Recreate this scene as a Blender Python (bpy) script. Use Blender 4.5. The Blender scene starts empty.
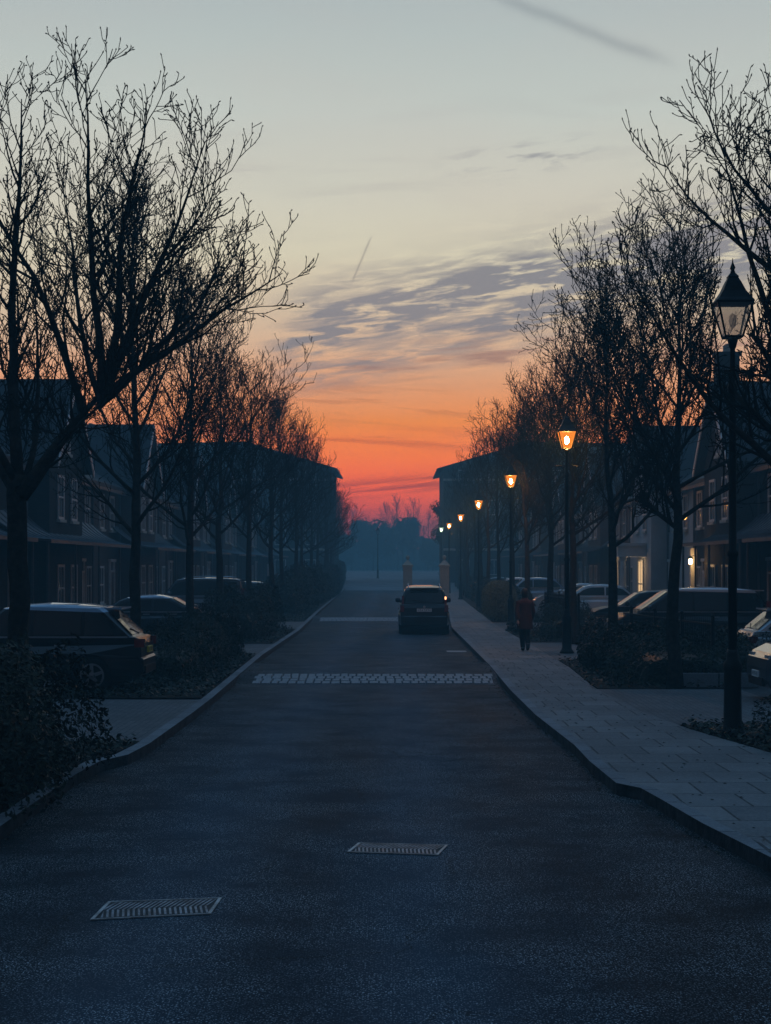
import bpy, math, random
from mathutils import Vector, Matrix
from mathutils.geometry import tessellate_polygon
R = math.radians
sc = bpy.context.scene
COL = sc.collection

# ------------------------------------------------------------------ camera
cam = bpy.data.cameras.new("Camera")
camo = bpy.data.objects.new("Camera", cam)
COL.objects.link(camo)
camo.location = (0, 0, 2.4)
camo.rotation_euler = (R(90), 0, 0)
cam.sensor_fit = 'VERTICAL'
cam.sensor_height = 36
cam.sensor_width = 36
cam.lens = 60
cam.shift_y = 54 / 1024
cam.shift_x = -9.5 / 1024
cam.clip_start = 0.1
cam.clip_end = 3000
sc.camera = camo

sc.view_settings.view_transform = 'Standard'
sc.view_settings.look = 'None'
sc.view_settings.exposure = 0
sc.view_settings.gamma = 1
sc.view_settings.use_curve_mapping = False


def lin(r, g, b):
    f = lambda c: (c / 255 / 12.92) if c / 255 <= .04045 else ((c / 255 + .055) / 1.055) ** 2.4
    return (f(r), f(g), f(b), 1)


# ------------------------------------------------------------------ node helper
class NT:
    def __init__(s, tree):
        s.t = tree
        s.n = tree.nodes
        s.l = tree.links

    def link(s, a, b):
        s.l.new(a, b)

    def put(s, sock, v):
        if hasattr(v, 'links') or isinstance(v, bpy.types.NodeSocket):
            s.l.new(v, sock)
        else:
            sock.default_value = v

    def m(s, op, a, b=0.0, c=0.0, clamp=False):
        n = s.n.new('ShaderNodeMath')
        n.operation = op
        n.use_clamp = clamp
        s.put(n.inputs[0], a)
        s.put(n.inputs[1], b)
        s.put(n.inputs[2], c)
        return n.outputs[0]

    def smooth(s, x, a, b, c=0.0, d=1.0):
        n = s.n.new('ShaderNodeMapRange')
        n.interpolation_type = 'SMOOTHSTEP'
        s.put(n.inputs['Value'], x)
        n.inputs['From Min'].default_value = a
        n.inputs['From Max'].default_value = b
        n.inputs['To Min'].default_value = c
        n.inputs['To Max'].default_value = d
        return n.outputs[0]

    def mix(s, f, a, b, mode='MIX'):
        n = s.n.new('ShaderNodeMix')
        n.data_type = 'RGBA'
        n.blend_type = mode
        n.clamp_factor = True
        s.put(n.inputs[0], f)
        s.put(n.inputs[6], a)
        s.put(n.inputs[7], b)
        return n.outputs[2]

    def ramp(s, x, stops, interp='LINEAR'):
        n = s.n.new('ShaderNodeValToRGB')
        n.color_ramp.interpolation = interp
        el = n.color_ramp.elements
        while len(el) < len(stops):
            el.new(.5)
        for e, (p, c) in zip(el, stops):
            e.position = p
            e.color = c
        s.put(n.inputs[0], x)
        return n.outputs[0]

    def xyz(s, x, y, z):
        n = s.n.new('ShaderNodeCombineXYZ')
        s.put(n.inputs[0], x)
        s.put(n.inputs[1], y)
        s.put(n.inputs[2], z)
        return n.outputs[0]

    def noise(s, vec, scale=1.0, detail=4, rough=.55, col=False, dist=0.0):
        n = s.n.new('ShaderNodeTexNoise')
        if vec is not None:
            s.put(n.inputs['Vector'], vec)
        n.inputs['Scale'].default_value = scale
        n.inputs['Detail'].default_value = detail
        n.inputs['Roughness'].default_value = rough
        n.inputs['Distortion'].default_value = dist
        return n.outputs[1 if col else 0]


# ------------------------------------------------------------------ world (dusk sky after sunset)
HAZE = .0028
HAZE_TOP = 18.8
AIR = (.034, .095, .165)      # light scattered in by a deep layer of that haze


def skylin(c, v):
    """sky colour wanted at elevation v/1707, as it must be above the haze layer"""
    t = math.exp(-HAZE * min(700, (HAZE_TOP - 2.4) / max(.004, abs(v) / 1707)))
    t = max(t, .34)
    l = lin(*c)
    return tuple(min(2.6, max(.012, (l[i] - (1 - t) * AIR[i]) / t)) / 3 for i in range(3)) + (1,)


def L3(*c):
    return tuple(x / 3 for x in lin(*c)[:3]) + (1,)


w = bpy.data.worlds.new("World")
sc.world = w
w.use_nodes = True
W = NT(w.node_tree)
W.n.clear()
tc = W.n.new('ShaderNodeTexCoord')
sep = W.n.new('ShaderNodeSeparateXYZ')
W.link(tc.outputs['Generated'], sep.inputs[0])
dx, dy, dz = sep.outputs
hyp = W.m('SQRT', W.m('ADD', W.m('MULTIPLY', dx, dx), W.m('MULTIPLY', dy, dy)))
hyp = W.m('MAXIMUM', hyp, 1e-4)
V = W.m('MULTIPLY', W.m('DIVIDE', dz, hyp), 1707)          # elevation, ~ 1/1707 rad
U = W.m('MULTIPLY', W.m('ARCTAN2', dx, dy), 1707)          # azimuth from sunset
stops = [(0, (140, 62, 76)), (30, (176, 78, 74)), (55, (210, 92, 64)), (78, (228, 104, 54)), (110, (236, 122, 60)),
         (145, (228, 138, 86)), (185, (217, 158, 122)), (220, (209, 175, 148)), (262, (207, 190, 165)),
         (310, (210, 204, 181)), (370, (203, 202, 188)), (450, (192, 199, 193)), (566, (174, 186, 187)), (700, (140, 160, 172)),
         (1000, (96, 122, 148))]
front = W.ramp(W.m('DIVIDE', W.m('ABSOLUTE', V), 1000.0, clamp=True), [(v / 1000, skylin(c, v)) for v, c in stops])
upper = W.ramp(dz, [(0, L3(70, 100, 124)), (.2, L3(76, 114, 140)), (.5, L3(84, 134, 174)), (1, L3(100, 162, 218))])
back = W.ramp(dz, [(0, L3(8, 13, 20)), (.35, L3(14, 24, 36)), (.65, L3(46, 80, 108)), (.88, L3(94, 152, 204)), (1, L3(94, 152, 204))])
az = W.m('DIVIDE', dy, hyp)
up = W.mix(W.smooth(az, -.3, .9), back, upper)
f_el = W.smooth(V, 620, 1250, 1, 0)
f_az = W.smooth(az, .84, .972)
sky = W.mix(W.m('MULTIPLY', f_el, f_az), up, front)

# cloud streaks ------------------------------------------------
def gauss(x, c, wd):
    t = W.m('DIVIDE', W.m('SUBTRACT', x, c), wd)
    return W.m('POWER', 2.718, W.m('MULTIPLY', W.m('MULTIPLY', t, t), -1.0))

def streaks(su, sv, shear, seed, lo, hi, detail=5):
    vv = W.m('SUBTRACT', V, W.m('MULTIPLY', U, shear))
    vec = W.xyz(W.m('DIVIDE', U, su), W.m('DIVIDE', vv, sv), seed)
    return W.smooth(W.noise(vec, 1.0, detail, .6, dist=.4), lo, hi), vv

# main lavender bank
n1, vv = streaks(50, 8.5, .12, 3.1, .34, .58, 9)
n1b, _ = streaks(230, 34, .17, 8.7, .34, .58, 4)
vv = W.m('SUBTRACT', V, W.m('MULTIPLY', U, .22))
env = W.m('MULTIPLY', W.m('MULTIPLY', gauss(vv, 247, 42), W.smooth(U, -150, -70)), f_az)
mk = W.m('MULTIPLY', W.m('MULTIPLY', n1, W.m('MULTIPLY_ADD', n1b, .75, .42)), W.m('MULTIPLY', env, 1.7), clamp=True)
sky = W.mix(W.m('MULTIPLY', mk, .92), sky, skylin((122, 127, 138), 248))
# lower mauve fringe
n2, vv = streaks(120, 11, .06, 12.3, .44, .62)
env = W.m('MULTIPLY', gauss(vv, 202, 18), W.smooth(U, -140, -60))
sky = W.mix(W.m('MULTIPLY', W.m('MULTIPLY', n2, env), .75), sky, skylin((146, 116, 114), 200))
# thin soft veils
n3, vv = streaks(260, 26, .05, 21.0, .48, .70)
sky = W.mix(W.m('MULTIPLY', W.m('MULTIPLY', n3, W.m('MULTIPLY', gauss(vv, 395, 60), f_az)), .22), sky, skylin((152, 150, 154), 395))
n3, vv = streaks(46, 9, .10, 27.0, .50, .66)
env = W.m('MULTIPLY', gauss(vv, 396, 14), gauss(U, 128, 60))
sky = W.mix(W.m('MULTIPLY', W.m('MULTIPLY', n3, env), .8), sky, skylin((136, 142, 150), 396))
# red lit streaks low over the horizon
n4, vv = streaks(150, 7, .10, 33.0, .38, .58)
sky = W.mix(W.m('MULTIPLY', W.m('MULTIPLY', n4, W.m('MULTIPLY', gauss(vv, 80, 9), f_az)), .8), sky, skylin((118, 56, 62), 80))
n5, vv = streaks(190, 9, -.03, 41.0, .42, .62)
sky = W.mix(W.m('MULTIPLY', W.m('MULTIPLY', n5, W.m('MULTIPLY', gauss(vv, 127, 10), f_az)), .5), sky, skylin((160, 80, 66), 127))
n6, vv = streaks(90, 6, -.06, 52.0, .5, .62)
sky = W.mix(W.m('MULTIPLY', W.m('MULTIPLY', n6, W.m('MULTIPLY', gauss(vv, 160, 22), f_az)), .35), sky, skylin((166, 104, 84), 160))
n7, vv = streaks(200, 14, .04, 61.0, .45, .66)
sky = W.mix(W.m('MULTIPLY', W.m('MULTIPLY', n7, W.m('MULTIPLY', gauss(vv, 52, 14), f_az)), .55), sky, skylin((140, 60, 74), 55))
# aircraft trails: a short thin one and a broad old one
cu = W.m('SUBTRACT', W.m('SUBTRACT', U, -34), W.m('MULTIPLY', W.m('SUBTRACT', V, 305), .42))
tr = W.m('MULTIPLY', gauss(cu, 0, 1.2), W.m('MULTIPLY', W.smooth(V, 278, 290), W.smooth(V, 334, 322)))
sky = W.mix(W.m('MULTIPLY', tr, .5), sky, skylin((126, 122, 124), 305))
cu = W.m('SUBTRACT', W.m('SUBTRACT', V, 566), W.m('MULTIPLY', W.m('SUBTRACT', U, 92), -.42))
cu = W.m('SUBTRACT', cu, W.m('MULTIPLY', W.noise(W.xyz(W.m('DIVIDE', U, 60), 0, 4), 1, 3), 14))
tr = W.m('MULTIPLY', gauss(cu, 0, 7), W.m('MULTIPLY', W.smooth(U, 70, 130), W.smooth(U, 290, 240)))
sky = W.mix(W.m('MULTIPLY', tr, .38), sky, skylin((116, 130, 140), 520))
# away from the sunset the low glow fades to peach and grey
side = W.smooth(W.m('ABSOLUTE', W.m('SUBTRACT', U, 10)), 90, 420, 0, .62)
side = W.m('MULTIPLY', side, f_az)
sky = W.mix(W.m('MULTIPLY', side, W.smooth(V, 240, 120)), sky, skylin((206, 150, 128), 140))
# big soft brightness drift
big = W.noise(W.xyz(W.m('DIVIDE', U, 420), W.m('DIVIDE', V, 120), 7), 1, 3)
sky = W.mix(W.smooth(big, .35, .7, 0, .10), sky, skylin((196, 172, 166), 350))
# below the horizon: dull earth
sky = W.mix(W.smooth(dz, -.004, -.05), sky, L3(24, 36, 50))
nish = W.n.new('ShaderNodeTexSky')
nish.sky_type = 'NISHITA'
nish.sun_disc = False
nish.sun_elevation = R(0.5)
nish.sun_rotation = R(0)
bg1 = W.n.new('ShaderNodeBackground')
W.link(sky, bg1.inputs[0])
bg1.inputs[1].default_value = 3.0
bg2 = W.n.new('ShaderNodeBackground')
W.link(nish.outputs[0], bg2.inputs[0])
bg2.inputs[1].default_value = 0.004
ad = W.n.new('ShaderNodeAddShader')
W.link(bg1.outputs[0], ad.inputs[0])
W.link(bg2.outputs[0], ad.inputs[1])
wo = W.n.new('ShaderNodeOutputWorld')
W.link(ad.outputs[0], wo.inputs[0])

# sun: only the last warm skim along the street
sl = bpy.data.lights.new("Sun", 'SUN')
sl.energy = 0.012
sl.angle = R(8)
sl.color = (1, .42, .2)
slo = bpy.data.objects.new("Sun", sl)
COL.objects.link(slo)
slo.rotation_euler = (R(-88.0), 0, 0)   # light travels from +Y (the sunset) towards the camera


# ------------------------------------------------------------------ materials
MATS = {}


def mat(name, col, rough=.7, var=.25, scale=3.0, bump=0.0, bscale=40.0, metal=0.0, coat=0.0, spec=.5, col2=None, detail=4):
    m = bpy.data.materials.new(name)
    m.use_nodes = True
    N = NT(m.node_tree)
    b = N.n['Principled BSDF']
    tcn = N.n.new('ShaderNodeTexCoord')
    n = N.noise(tcn.outputs['Object'], scale, detail, .6)
    f = N.smooth(n, .3, .7)
    c1 = (col[0] * (1 - var), col[1] * (1 - var), col[2] * (1 - var), 1)
    c2 = col2 + (1,) if col2 else (min(1, col[0] * (1 + var)), min(1, col[1] * (1 + var)), min(1, col[2] * (1 + var)), 1)
    N.link(N.mix(f, c1, c2), b.inputs['Base Color'])
    b.inputs['Roughness'].default_value = rough
    b.inputs['Metallic'].default_value = metal
    b.inputs['Coat Weight'].default_value = coat
    b.inputs['Coat Roughness'].default_value = .04
    b.inputs['Specular IOR Level'].default_value = spec
    if bump:
        bn = N.n.new('ShaderNodeBump')
        bn.inputs['Strength'].default_value = bump
        bn.inputs['Distance'].default_value = .02
        N.link(N.noise(tcn.outputs['Object'], bscale, 4), bn.inputs['Height'])
        N.link(bn.outputs[0], b.inputs['Normal'])
    MATS[name] = m
    return m


def brickmat(name, c1, c2, mortar, bw, bh, ms, rough=.85, plane='XZ', offset=.5, bump=.35, tint=None):
    m = bpy.data.materials.new(name)
    m.use_nodes = True
    N = NT(m.node_tree)
    b = N.n['Principled BSDF']
    tcn = N.n.new('ShaderNodeTexCoord')
    sp = N.n.new('ShaderNodeSeparateXYZ')
    N.link(tcn.outputs['Object'], sp.inputs[0])
    x, y, z = sp.outputs
    if plane == 'WALL':
        vec = N.xyz(N.m('ADD', x, y), z, 0)
    elif plane == 'YX':
        vec = N.xyz(y, x, 0)
    else:
        vec = N.xyz(x, y, 0)
    wob = N.noise(tcn.outputs['Object'], 1.3, 2, col=True)
    vm = N.n.new('ShaderNodeVectorMath')
    vm.operation = 'MULTIPLY_ADD'
    N.link(wob, vm.inputs[0])
    vm.inputs[1].default_value = (.02, .02, 0) if plane != 'WALL' else (0, 0, 0)
    N.link(vec, vm.inputs[2])
    br = N.n.new('ShaderNodeTexBrick')
    N.link(vm.outputs[0], br.inputs['Vector'])
    br.offset = offset
    br.inputs['Color1'].default_value = c1 + (1,)
    br.inputs['Color2'].default_value = c2 + (1,)
    br.inputs['Mortar'].default_value = mortar + (1,)
    br.inputs['Scale'].default_value = 1
    br.inputs['Mortar Size'].default_value = ms
    br.inputs['Mortar Smooth'].default_value = .2
    br.inputs['Bias'].default_value = -.1
    br.inputs['Brick Width'].default_value = bw
    br.inputs['Row Height'].default_value = bh
    n1 = N.noise(tcn.outputs['Object'], .6, 5, .65)
    n2 = N.noise(tcn.outputs['Object'], 30, 3, .65)
    cc = N.mix(N.smooth(n1, .3, .72, 0, .55), br.outputs['Color'], tuple(a * .45 for a in c1) + (1,))
    cc = N.mix(N.smooth(n2, .4, .75, 0, .35), cc, tuple(min(1, a * 1.5) for a in c2) + (1,))
    N.link(cc, b.inputs['Base Color'])
    b.inputs['Roughness'].default_value = rough
    b.inputs['Specular IOR Level'].default_value = .12
    bn = N.n.new('ShaderNodeBump')
    bn.inputs['Strength'].default_value = bump
    bn.inputs['Distance'].default_value = .01
    h = N.m('SUBTRACT', N.m('MULTIPLY', n2, .6), br.outputs['Fac'])
    N.link(h, bn.inputs['Height'])
    N.link(bn.outputs[0], b.inputs['Normal'])
    MATS[name] = m
    return m


def asphaltmat():
    m = bpy.data.materials.new('asphalt')
    m.use_nodes = True
    N = NT(m.node_tree)
    b = N.n['Principled BSDF']
    tcn = N.n.new('ShaderNodeTexCoord')
    P = tcn.outputs['Object']
    sp = N.n.new('ShaderNodeSeparateXYZ')
    N.link(P, sp.inputs[0])
    x, y, z = sp.outputs
    vo = N.n.new('ShaderNodeTexVoronoi')
    vo.inputs['Scale'].default_value = 62
    N.link(P, vo.inputs['Vector'])
    chips = N.m('MULTIPLY', N.smooth(vo.outputs['Distance'], .50, .22), 1.0)
    sc_ = N.n.new('ShaderNodeSeparateColor')
    N.link(vo.outputs['Color'], sc_.inputs[0])
    pick = N.smooth(sc_.outputs[0], .50, .80)
    spark = N.m('MAXIMUM', N.m('MULTIPLY', N.m('MULTIPLY', chips, pick), .45), N.smooth(N.noise(P, 70, 2, .5), .60, .66))
    big = N.noise(N.xyz(x, N.m('MULTIPLY', y, .25), 0), .55, 5, .6)
    fine = N.noise(P, 18, 5, .7)
    base = N.mix(N.smooth(big, .32, .70), (.005, .008, .011, 1), (.019, .030, .041, 1))
    base = N.mix(N.smooth(fine, .35, .7, 0, .45), base, (.018, .019, .022, 1))
    # polished wheel tracks; their blue tint puts the sky sheen into the colour
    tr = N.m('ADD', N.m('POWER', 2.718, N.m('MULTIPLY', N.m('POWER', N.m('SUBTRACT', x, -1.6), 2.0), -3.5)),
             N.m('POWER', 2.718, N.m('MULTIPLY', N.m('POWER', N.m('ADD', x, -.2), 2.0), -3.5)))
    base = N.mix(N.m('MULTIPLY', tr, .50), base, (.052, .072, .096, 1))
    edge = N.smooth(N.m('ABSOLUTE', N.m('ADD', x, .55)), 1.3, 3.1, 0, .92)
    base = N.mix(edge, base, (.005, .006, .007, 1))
    cr_ = N.n.new('ShaderNodeTexVoronoi')
    cr_.feature = 'DISTANCE_TO_EDGE'
    cr_.inputs['Scale'].default_value = .55
    wv_ = N.n.new('ShaderNodeVectorMath')
    wv_.operation = 'MULTIPLY_ADD'
    N.link(N.noise(P, 2.2, 5, .7, col=True), wv_.inputs[0])
    wv_.inputs[1].default_value = (.5, .5, 0)
    N.link(P, wv_.inputs[2])
    N.link(wv_.outputs[0], cr_.inputs['Vector'])
    crk = N.m('MULTIPLY', N.smooth(cr_.outputs['Distance'], .013, .002), N.smooth(N.noise(P, .35, 2), .45, .6))
    base = N.mix(N.m('MULTIPLY', crk, .8), base, (.006, .006, .006, 1))
    # damp old repair patches
    pt = N.smooth(N.noise(N.xyz(N.m('MULTIPLY', x, .5), N.m('MULTIPLY', y, .16), 9), 1.0, 2), .56, .60)
    base = N.mix(N.m('MULTIPLY', pt, .35), base, (.02, .021, .024, 1))
    spark = N.m('MULTIPLY', spark, N.smooth(N.noise(P, 1.1, 4, .65), .30, .66, .12, 1.0))
    base = N.mix(N.m('MULTIPLY', spark, .9), base, (.58, .62, .64, 1))
    N.link(base, b.inputs['Base Color'])
    N.link(N.smooth(big, .3, .7, .74, .9), b.inputs['Roughness'])
    b.inputs['Specular IOR Level'].default_value = .08
    b.inputs['Specular Tint'].default_value = (.35, .74, 1.0, 1)
    bn = N.n.new('ShaderNodeBump')
    bn.inputs['Strength'].default_value = .5
    bn.inputs['Distance'].default_value = .006
    N.link(N.m('ADD', chips, N.m('MULTIPLY', fine, 1.5)), bn.inputs['Height'])
    N.link(bn.outputs[0], b.inputs['Normal'])
    MATS['asphalt'] = m
    return m


def emit(name, col, k, mixf=1.0):
    m = bpy.data.materials.new(name)
    m.use_nodes = True
    N = NT(m.node_tree)
    N.n.clear()
    o = N.n.new('ShaderNodeOutputMaterial')
    e = N.n.new('ShaderNodeEmission')
    e.inputs[0].default_value = col
    e.inputs[1].default_value = k
    if mixf < 1:
        t = N.n.new('ShaderNodeBsdfTransparent')
        t.inputs[0].default_value = (.95, .85, .65, 1)
        mx = N.n.new('ShaderNodeMixShader')
        mx.inputs[0].default_value = mixf
        N.link(t.outputs[0], mx.inputs[1])
        N.link(e.outputs[0], mx.inputs[2])
        N.link(mx.outputs[0], o.inputs[0])
    else:
        N.link(e.outputs[0], o.inputs[0])
    MATS[name] = m
    return m


def paneglass(name, tint, transp, rough=.05):
    m = bpy.data.materials.new(name)
    m.use_nodes = True
    N = NT(m.node_tree)
    N.n.clear()
    o = N.n.new('ShaderNodeOutputMaterial')
    g = N.n.new('ShaderNodeBsdfPrincipled')
    g.inputs['Base Color'].default_value = tint
    g.inputs['Roughness'].default_value = rough
    t = N.n.new('ShaderNodeBsdfTransparent')
    mx = N.n.new('ShaderNodeMixShader')
    mx.inputs[0].default_value = transp
    N.link(g.outputs[0], mx.inputs[1])
    N.link(t.outputs[0], mx.inputs[2])
    N.link(mx.outputs[0], o.inputs[0])
    MATS[name] = m
    return m


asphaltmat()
mat('gutter_dirt', (.006, .006, .007), .95, .5, 6, .6, 50, spec=.1)
mat('kerb_face_shade', (.030, .031, .033), .9, .6, 5, .5, 30, spec=.2)  # shadow on the kerb fronts put into the colour, along with dirt
mat('soil', (.024, .019, .015), .95, .4, 2, .6, 30, spec=.08)
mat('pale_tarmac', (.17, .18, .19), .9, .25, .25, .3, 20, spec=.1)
mat('turf', (.028, .042, .018), .95, .4, 1.5, .8, 25, spec=.1)
brickmat('slabs', (.135, .138, .14), (.215, .21, .205), (.022, .022, .022), .62, .9, .014, .85, 'XY')
brickmat('apron', (.105, .105, .108), (.15, .15, .15), (.04, .04, .04), .2, .1, .006, .85, 'YX')
brickmat('bay', (.060, .060, .062), (.085, .084, .084), (.03, .03, .03), .2, .1, .006, .9, 'YX')
brickmat('kerbstone', (.14, .15, .16), (.22, .23, .24), (.04, .04, .04), .914, 3.0, .02, .85, 'YX', 0)
mat('granite', (.22, .225, .235), .7, .3, 30, .5, 60)
brickmat('brick_wall', (.08, .05, .038), (.11, .065, .046), (.09, .085, .08), .225, .075, .01, .9, 'WALL')
brickmat('brick_dark', (.026, .021, .020), (.040, .030, .026), (.034, .033, .031), .225, .075, .01, .9, 'WALL')
mat('render_pale', (.34, .35, .36), .85, .12, 1.2, .15, 60)
brickmat('slate', (.018, .019, .023), (.030, .032, .037), (.01, .01, .01), .3, .22, .012, .6, 'YX', bump=.8)
mat('lead', (.07, .075, .085), .5, .2, 3, .2, 10, metal=.3)
mat('white_paint', (.50, .50, .49), .5, .08, 4)
mat('stone', (.42, .39, .33), .85, .2, 4, .4, 25)
mat('pier_stone', (.36, .34, .27), .85, .15, 4, .3, 25)
mat('dark_door', (.03, .04, .045), .35, .2, 4)
mat('pipe_iron', (.03, .03, .032), .5, .3, 6)
mat('black_iron', (.008, .008, .009), .5, .3, 8, .2, 50, spec=.2)
mat('bark', (.030, .025, .021), .95, .45, 9, 1.0, 22, spec=.08)
mat('twig', (.016, .014, .012), .95, .3, 6, spec=.08)
mat('leaf_dark', (.008, .010, .006), .5, .45, 9.0, spec=.12, col2=(.036, .042, .024))  # some leaves paler, putting glints into the colour
mat('leaf_box', (.14, .15, .07), .6, .3, 3.0, col2=(.20, .19, .10))
mat('leaf_ever', (.030, .045, .024), .7, .4, 1.0, spec=.12)
mat('paint_black', (.006, .006, .008), .3, .1, 2, coat=.35, spec=.3)
mat('paint_navy', (.008, .011, .018), .3, .1, 2, coat=.5, spec=.3)
mat('paint_silver', (.42, .44, .46), .3, .05, 2, metal=.15, coat=1)
mat('paint_white', (.62, .63, .64), .3, .05, 2, coat=1)
mat('paint_grey', (.09, .10, .115), .3, .1, 2, metal=.5, coat=1)
mat('paint_blue_sky', (.24, .33, .44), .3, .1, 2, coat=1)  # blue bodywork; on dark cars' roofs it paints in the reflected sky
mat('car_glass', (.005, .006, .008), .06, .1, 2, spec=.5)
mat('trim', (.012, .012, .013), .7, .2, 20, spec=.15)
mat('chrome', (.38, .40, .43), .42, .05, 3, metal=1)
mat('tyre', (.012, .012, .012), .85, .2, 20, .3, 60, spec=.12)
mat('rim', (.32, .32, .34), .35, .1, 5, metal=.9)
mat('lens_red', (.20, .012, .010), .15, .2, 8, coat=1)
mat('lens_clear', (.55, .56, .58), .12, .1, 8, coat=1)
mat('plate_yellow', (.55, .42, .06), .5, .08, 8)
mat('plate_white', (.7, .7, .68), .5, .05, 8)
mat('ink', (.01, .01, .01), .6, .1, 8)
mat('pane', (.02, .025, .03), .07, .2, 1.0, spec=.9)
mat('curtain', (.5, .47, .42), .9, .15, 8)
mat('coat_cloth', (.040, .007, .006), .9, .3, 6, .4, 40)
mat('trousers', (.010, .010, .013), .9, .3, 8, .3, 40, spec=.1)
mat('skin', (.32, .19, .14), .6, .1, 8)
mat('shoe', (.02, .017, .015), .6, .2, 8)
mat('hair', (.02, .014, .01), .7, .3, 20)
mat('cast_iron', (.018, .018, .018), .8, .5, 9, .6, 60)
mat('cast_rib', (.19, .21, .23), .5, .6, 7, .4, 60, metal=.3)
mat('cast_rim', (.30, .30, .29), .5, .5, 6, .3, 60)
mat('paint_line', (.30, .30, .29), .8, .35, 14, .3, 40)
emit('lamp_bulb', (1, .45, .12, 1), 2600)
emit('lamp_bulb_cold', (.75, 1, .72, 1), 150)
emit('lamp_pane', (1, .27, .03, 1), 1.3, .6)
emit('lamp_pane_cold', (.7, 1, .7, 1), 1.3, .55)
emit('lit_room', (1, .64, .32, 1), .9)
emit('wall_bulb', (1, .58, .20, 1), 45)
emit('reflection_glow', (1, .45, .2, 1), 3.0)  # glow for a painted lamp reflection on the car's rear
paneglass('lantern_glass', (.5, .55, .6, 1), .6, .2)


# ------------------------------------------------------------------ mesh helper
class MB:
    def __init__(s):
        s.v = []
        s.f = []
        s.mi = []
        s.cur = 0

    def add(s, vs, fs):
        o = len(s.v)
        s.v += [tuple(p) for p in vs]
        for f in fs:
            s.f.append(tuple(i + o for i in f))
            s.mi.append(s.cur)
        return s

    def box(s, x0, x1, y0, y1, z0, z1):
        return s.add([(x0, y0, z0), (x1, y0, z0), (x1, y1, z0), (x0, y1, z0), (x0, y0, z1), (x1, y0, z1), (x1, y1, z1), (x0, y1, z1)],
                     [(0, 3, 2, 1), (4, 5, 6, 7), (0, 1, 5, 4), (1, 2, 6, 5), (2, 3, 7, 6), (3, 0, 4, 7)])

    def tube(s, pts, rad, n=6, cap=True):
        pts = [Vector(p) for p in pts]
        if not hasattr(rad, '__len__'):
            rad = [rad] * len(pts)
        vs, fs = [], []
        ref = None
        for i, p in enumerate(pts):
            if i == 0:
                d = pts[1] - p
            elif i == len(pts) - 1:
                d = p - pts[i - 1]
            else:
                d = pts[i + 1] - pts[i - 1]
            if d.length < 1e-9:
                d = Vector((0, 0, 1))
            d.normalize()
            if ref is None:
                ref = Vector((1, 0, 0)) if abs(d.x) < .8 else Vector((0, 1, 0))
            a = (ref - d * ref.dot(d))
            if a.length < 1e-6:
                a = d.orthogonal()
            a.normalize()
            ref = a
            b = d.cross(a)
            for k in range(n):
                t = 2 * math.pi * k / n
                vs.append(p + (a * math.cos(t) + b * math.sin(t)) * rad[i])
        for i in range(len(pts) - 1):
            for k in range(n):
                k2 = (k + 1) % n
                fs.append((i * n + k, i * n + k2, (i + 1) * n + k2, (i + 1) * n + k))
        if cap:
            fs.append(tuple(range(n - 1, -1, -1)))
            fs.append(tuple((len(pts) - 1) * n + k for k in range(n)))
        return s.add(vs, fs)

    def lathe(s, prof, n=16, c=(0, 0, 0), ax='z', phase=0.0):
        vs, fs = [], []
        for (r, h) in prof:
            for k in range(n):
                t = 2 * math.pi * k / n + phase
                if ax == 'z':
                    vs.append((c[0] + r * math.cos(t), c[1] + r * math.sin(t), c[2] + h))
                else:
                    vs.append((c[0] + r * math.cos(t), c[1] + h, c[2] + r * math.sin(t)))
        for i in range(len(prof) - 1):
            for k in range(n):
                k2 = (k + 1) % n
                fs.append((i * n + k, i * n + k2, (i + 1) * n + k2, (i + 1) * n + k))
        fs.append(tuple(range(n - 1, -1, -1)))
        fs.append(tuple((len(prof) - 1) * n + k for k in range(n)))
        return s.add(vs, fs)

    def poly(s, pts):
        return s.add(pts, [tuple(range(len(pts)))])

    def slab(s, pts, off):
        """a flat polygon given thickness along the vector off"""
        n = len(pts)
        q = [tuple(Vector(p) + Vector(off)) for p in pts]
        fs = [tuple(range(n)), tuple(range(2 * n - 1, n - 1, -1))]
        fs += [(i, i + n, (i + 1) % n + n, (i + 1) % n) for i in range(n)]
        return s.add(list(pts) + q, fs)

    def xf(s, M):
        s.v = [tuple(M @ Vector(p)) for p in s.v]
        return s

    def mesh(s, name, mats, smooth=False):
        me = bpy.data.meshes.new(name)
        me.from_pydata(s.v, [], s.f)
        if not isinstance(mats, (list, tuple)):
            mats = [mats]
        for m in mats:
            me.materials.append(MATS[m])
        if len(mats) > 1:
            me.polygons.foreach_set('material_index', s.mi)
        if smooth:
            me.polygons.foreach_set('use_smooth', [True] * len(me.polygons))
        me.update()
        return me

    def build(s, name, mats, parent=None, smooth=False, loc=None, rz=None):
        o = bpy.data.objects.new(name, s.mesh(name, mats, smooth))
        COL.objects.link(o)
        if parent:
            o.parent = parent
        if loc:
            o.location = loc
        if rz is not None:
            o.rotation_euler = (0, 0, rz)
        return o


def tag(o, label=None, cat=None, group=None, kind=None):
    if label:
        o['label'] = label
    if cat:
        o['category'] = cat
    if group:
        o['group'] = group
    if kind:
        o['kind'] = kind
    return o


def empty(name, loc=(0, 0, 0), rz=0.0):
    o = bpy.data.objects.new(name, None)
    COL.objects.link(o)
    o.location = loc
    o.rotation_euler = (0, 0, rz)
    o.empty_display_size = .3
    return o


def copy_tree(o, parent=None):
    c = o.copy()
    COL.objects.link(c)
    if parent:
        c.parent = parent
    for ch in list(o.children):
        copy_tree(ch, c)
    return c


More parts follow.
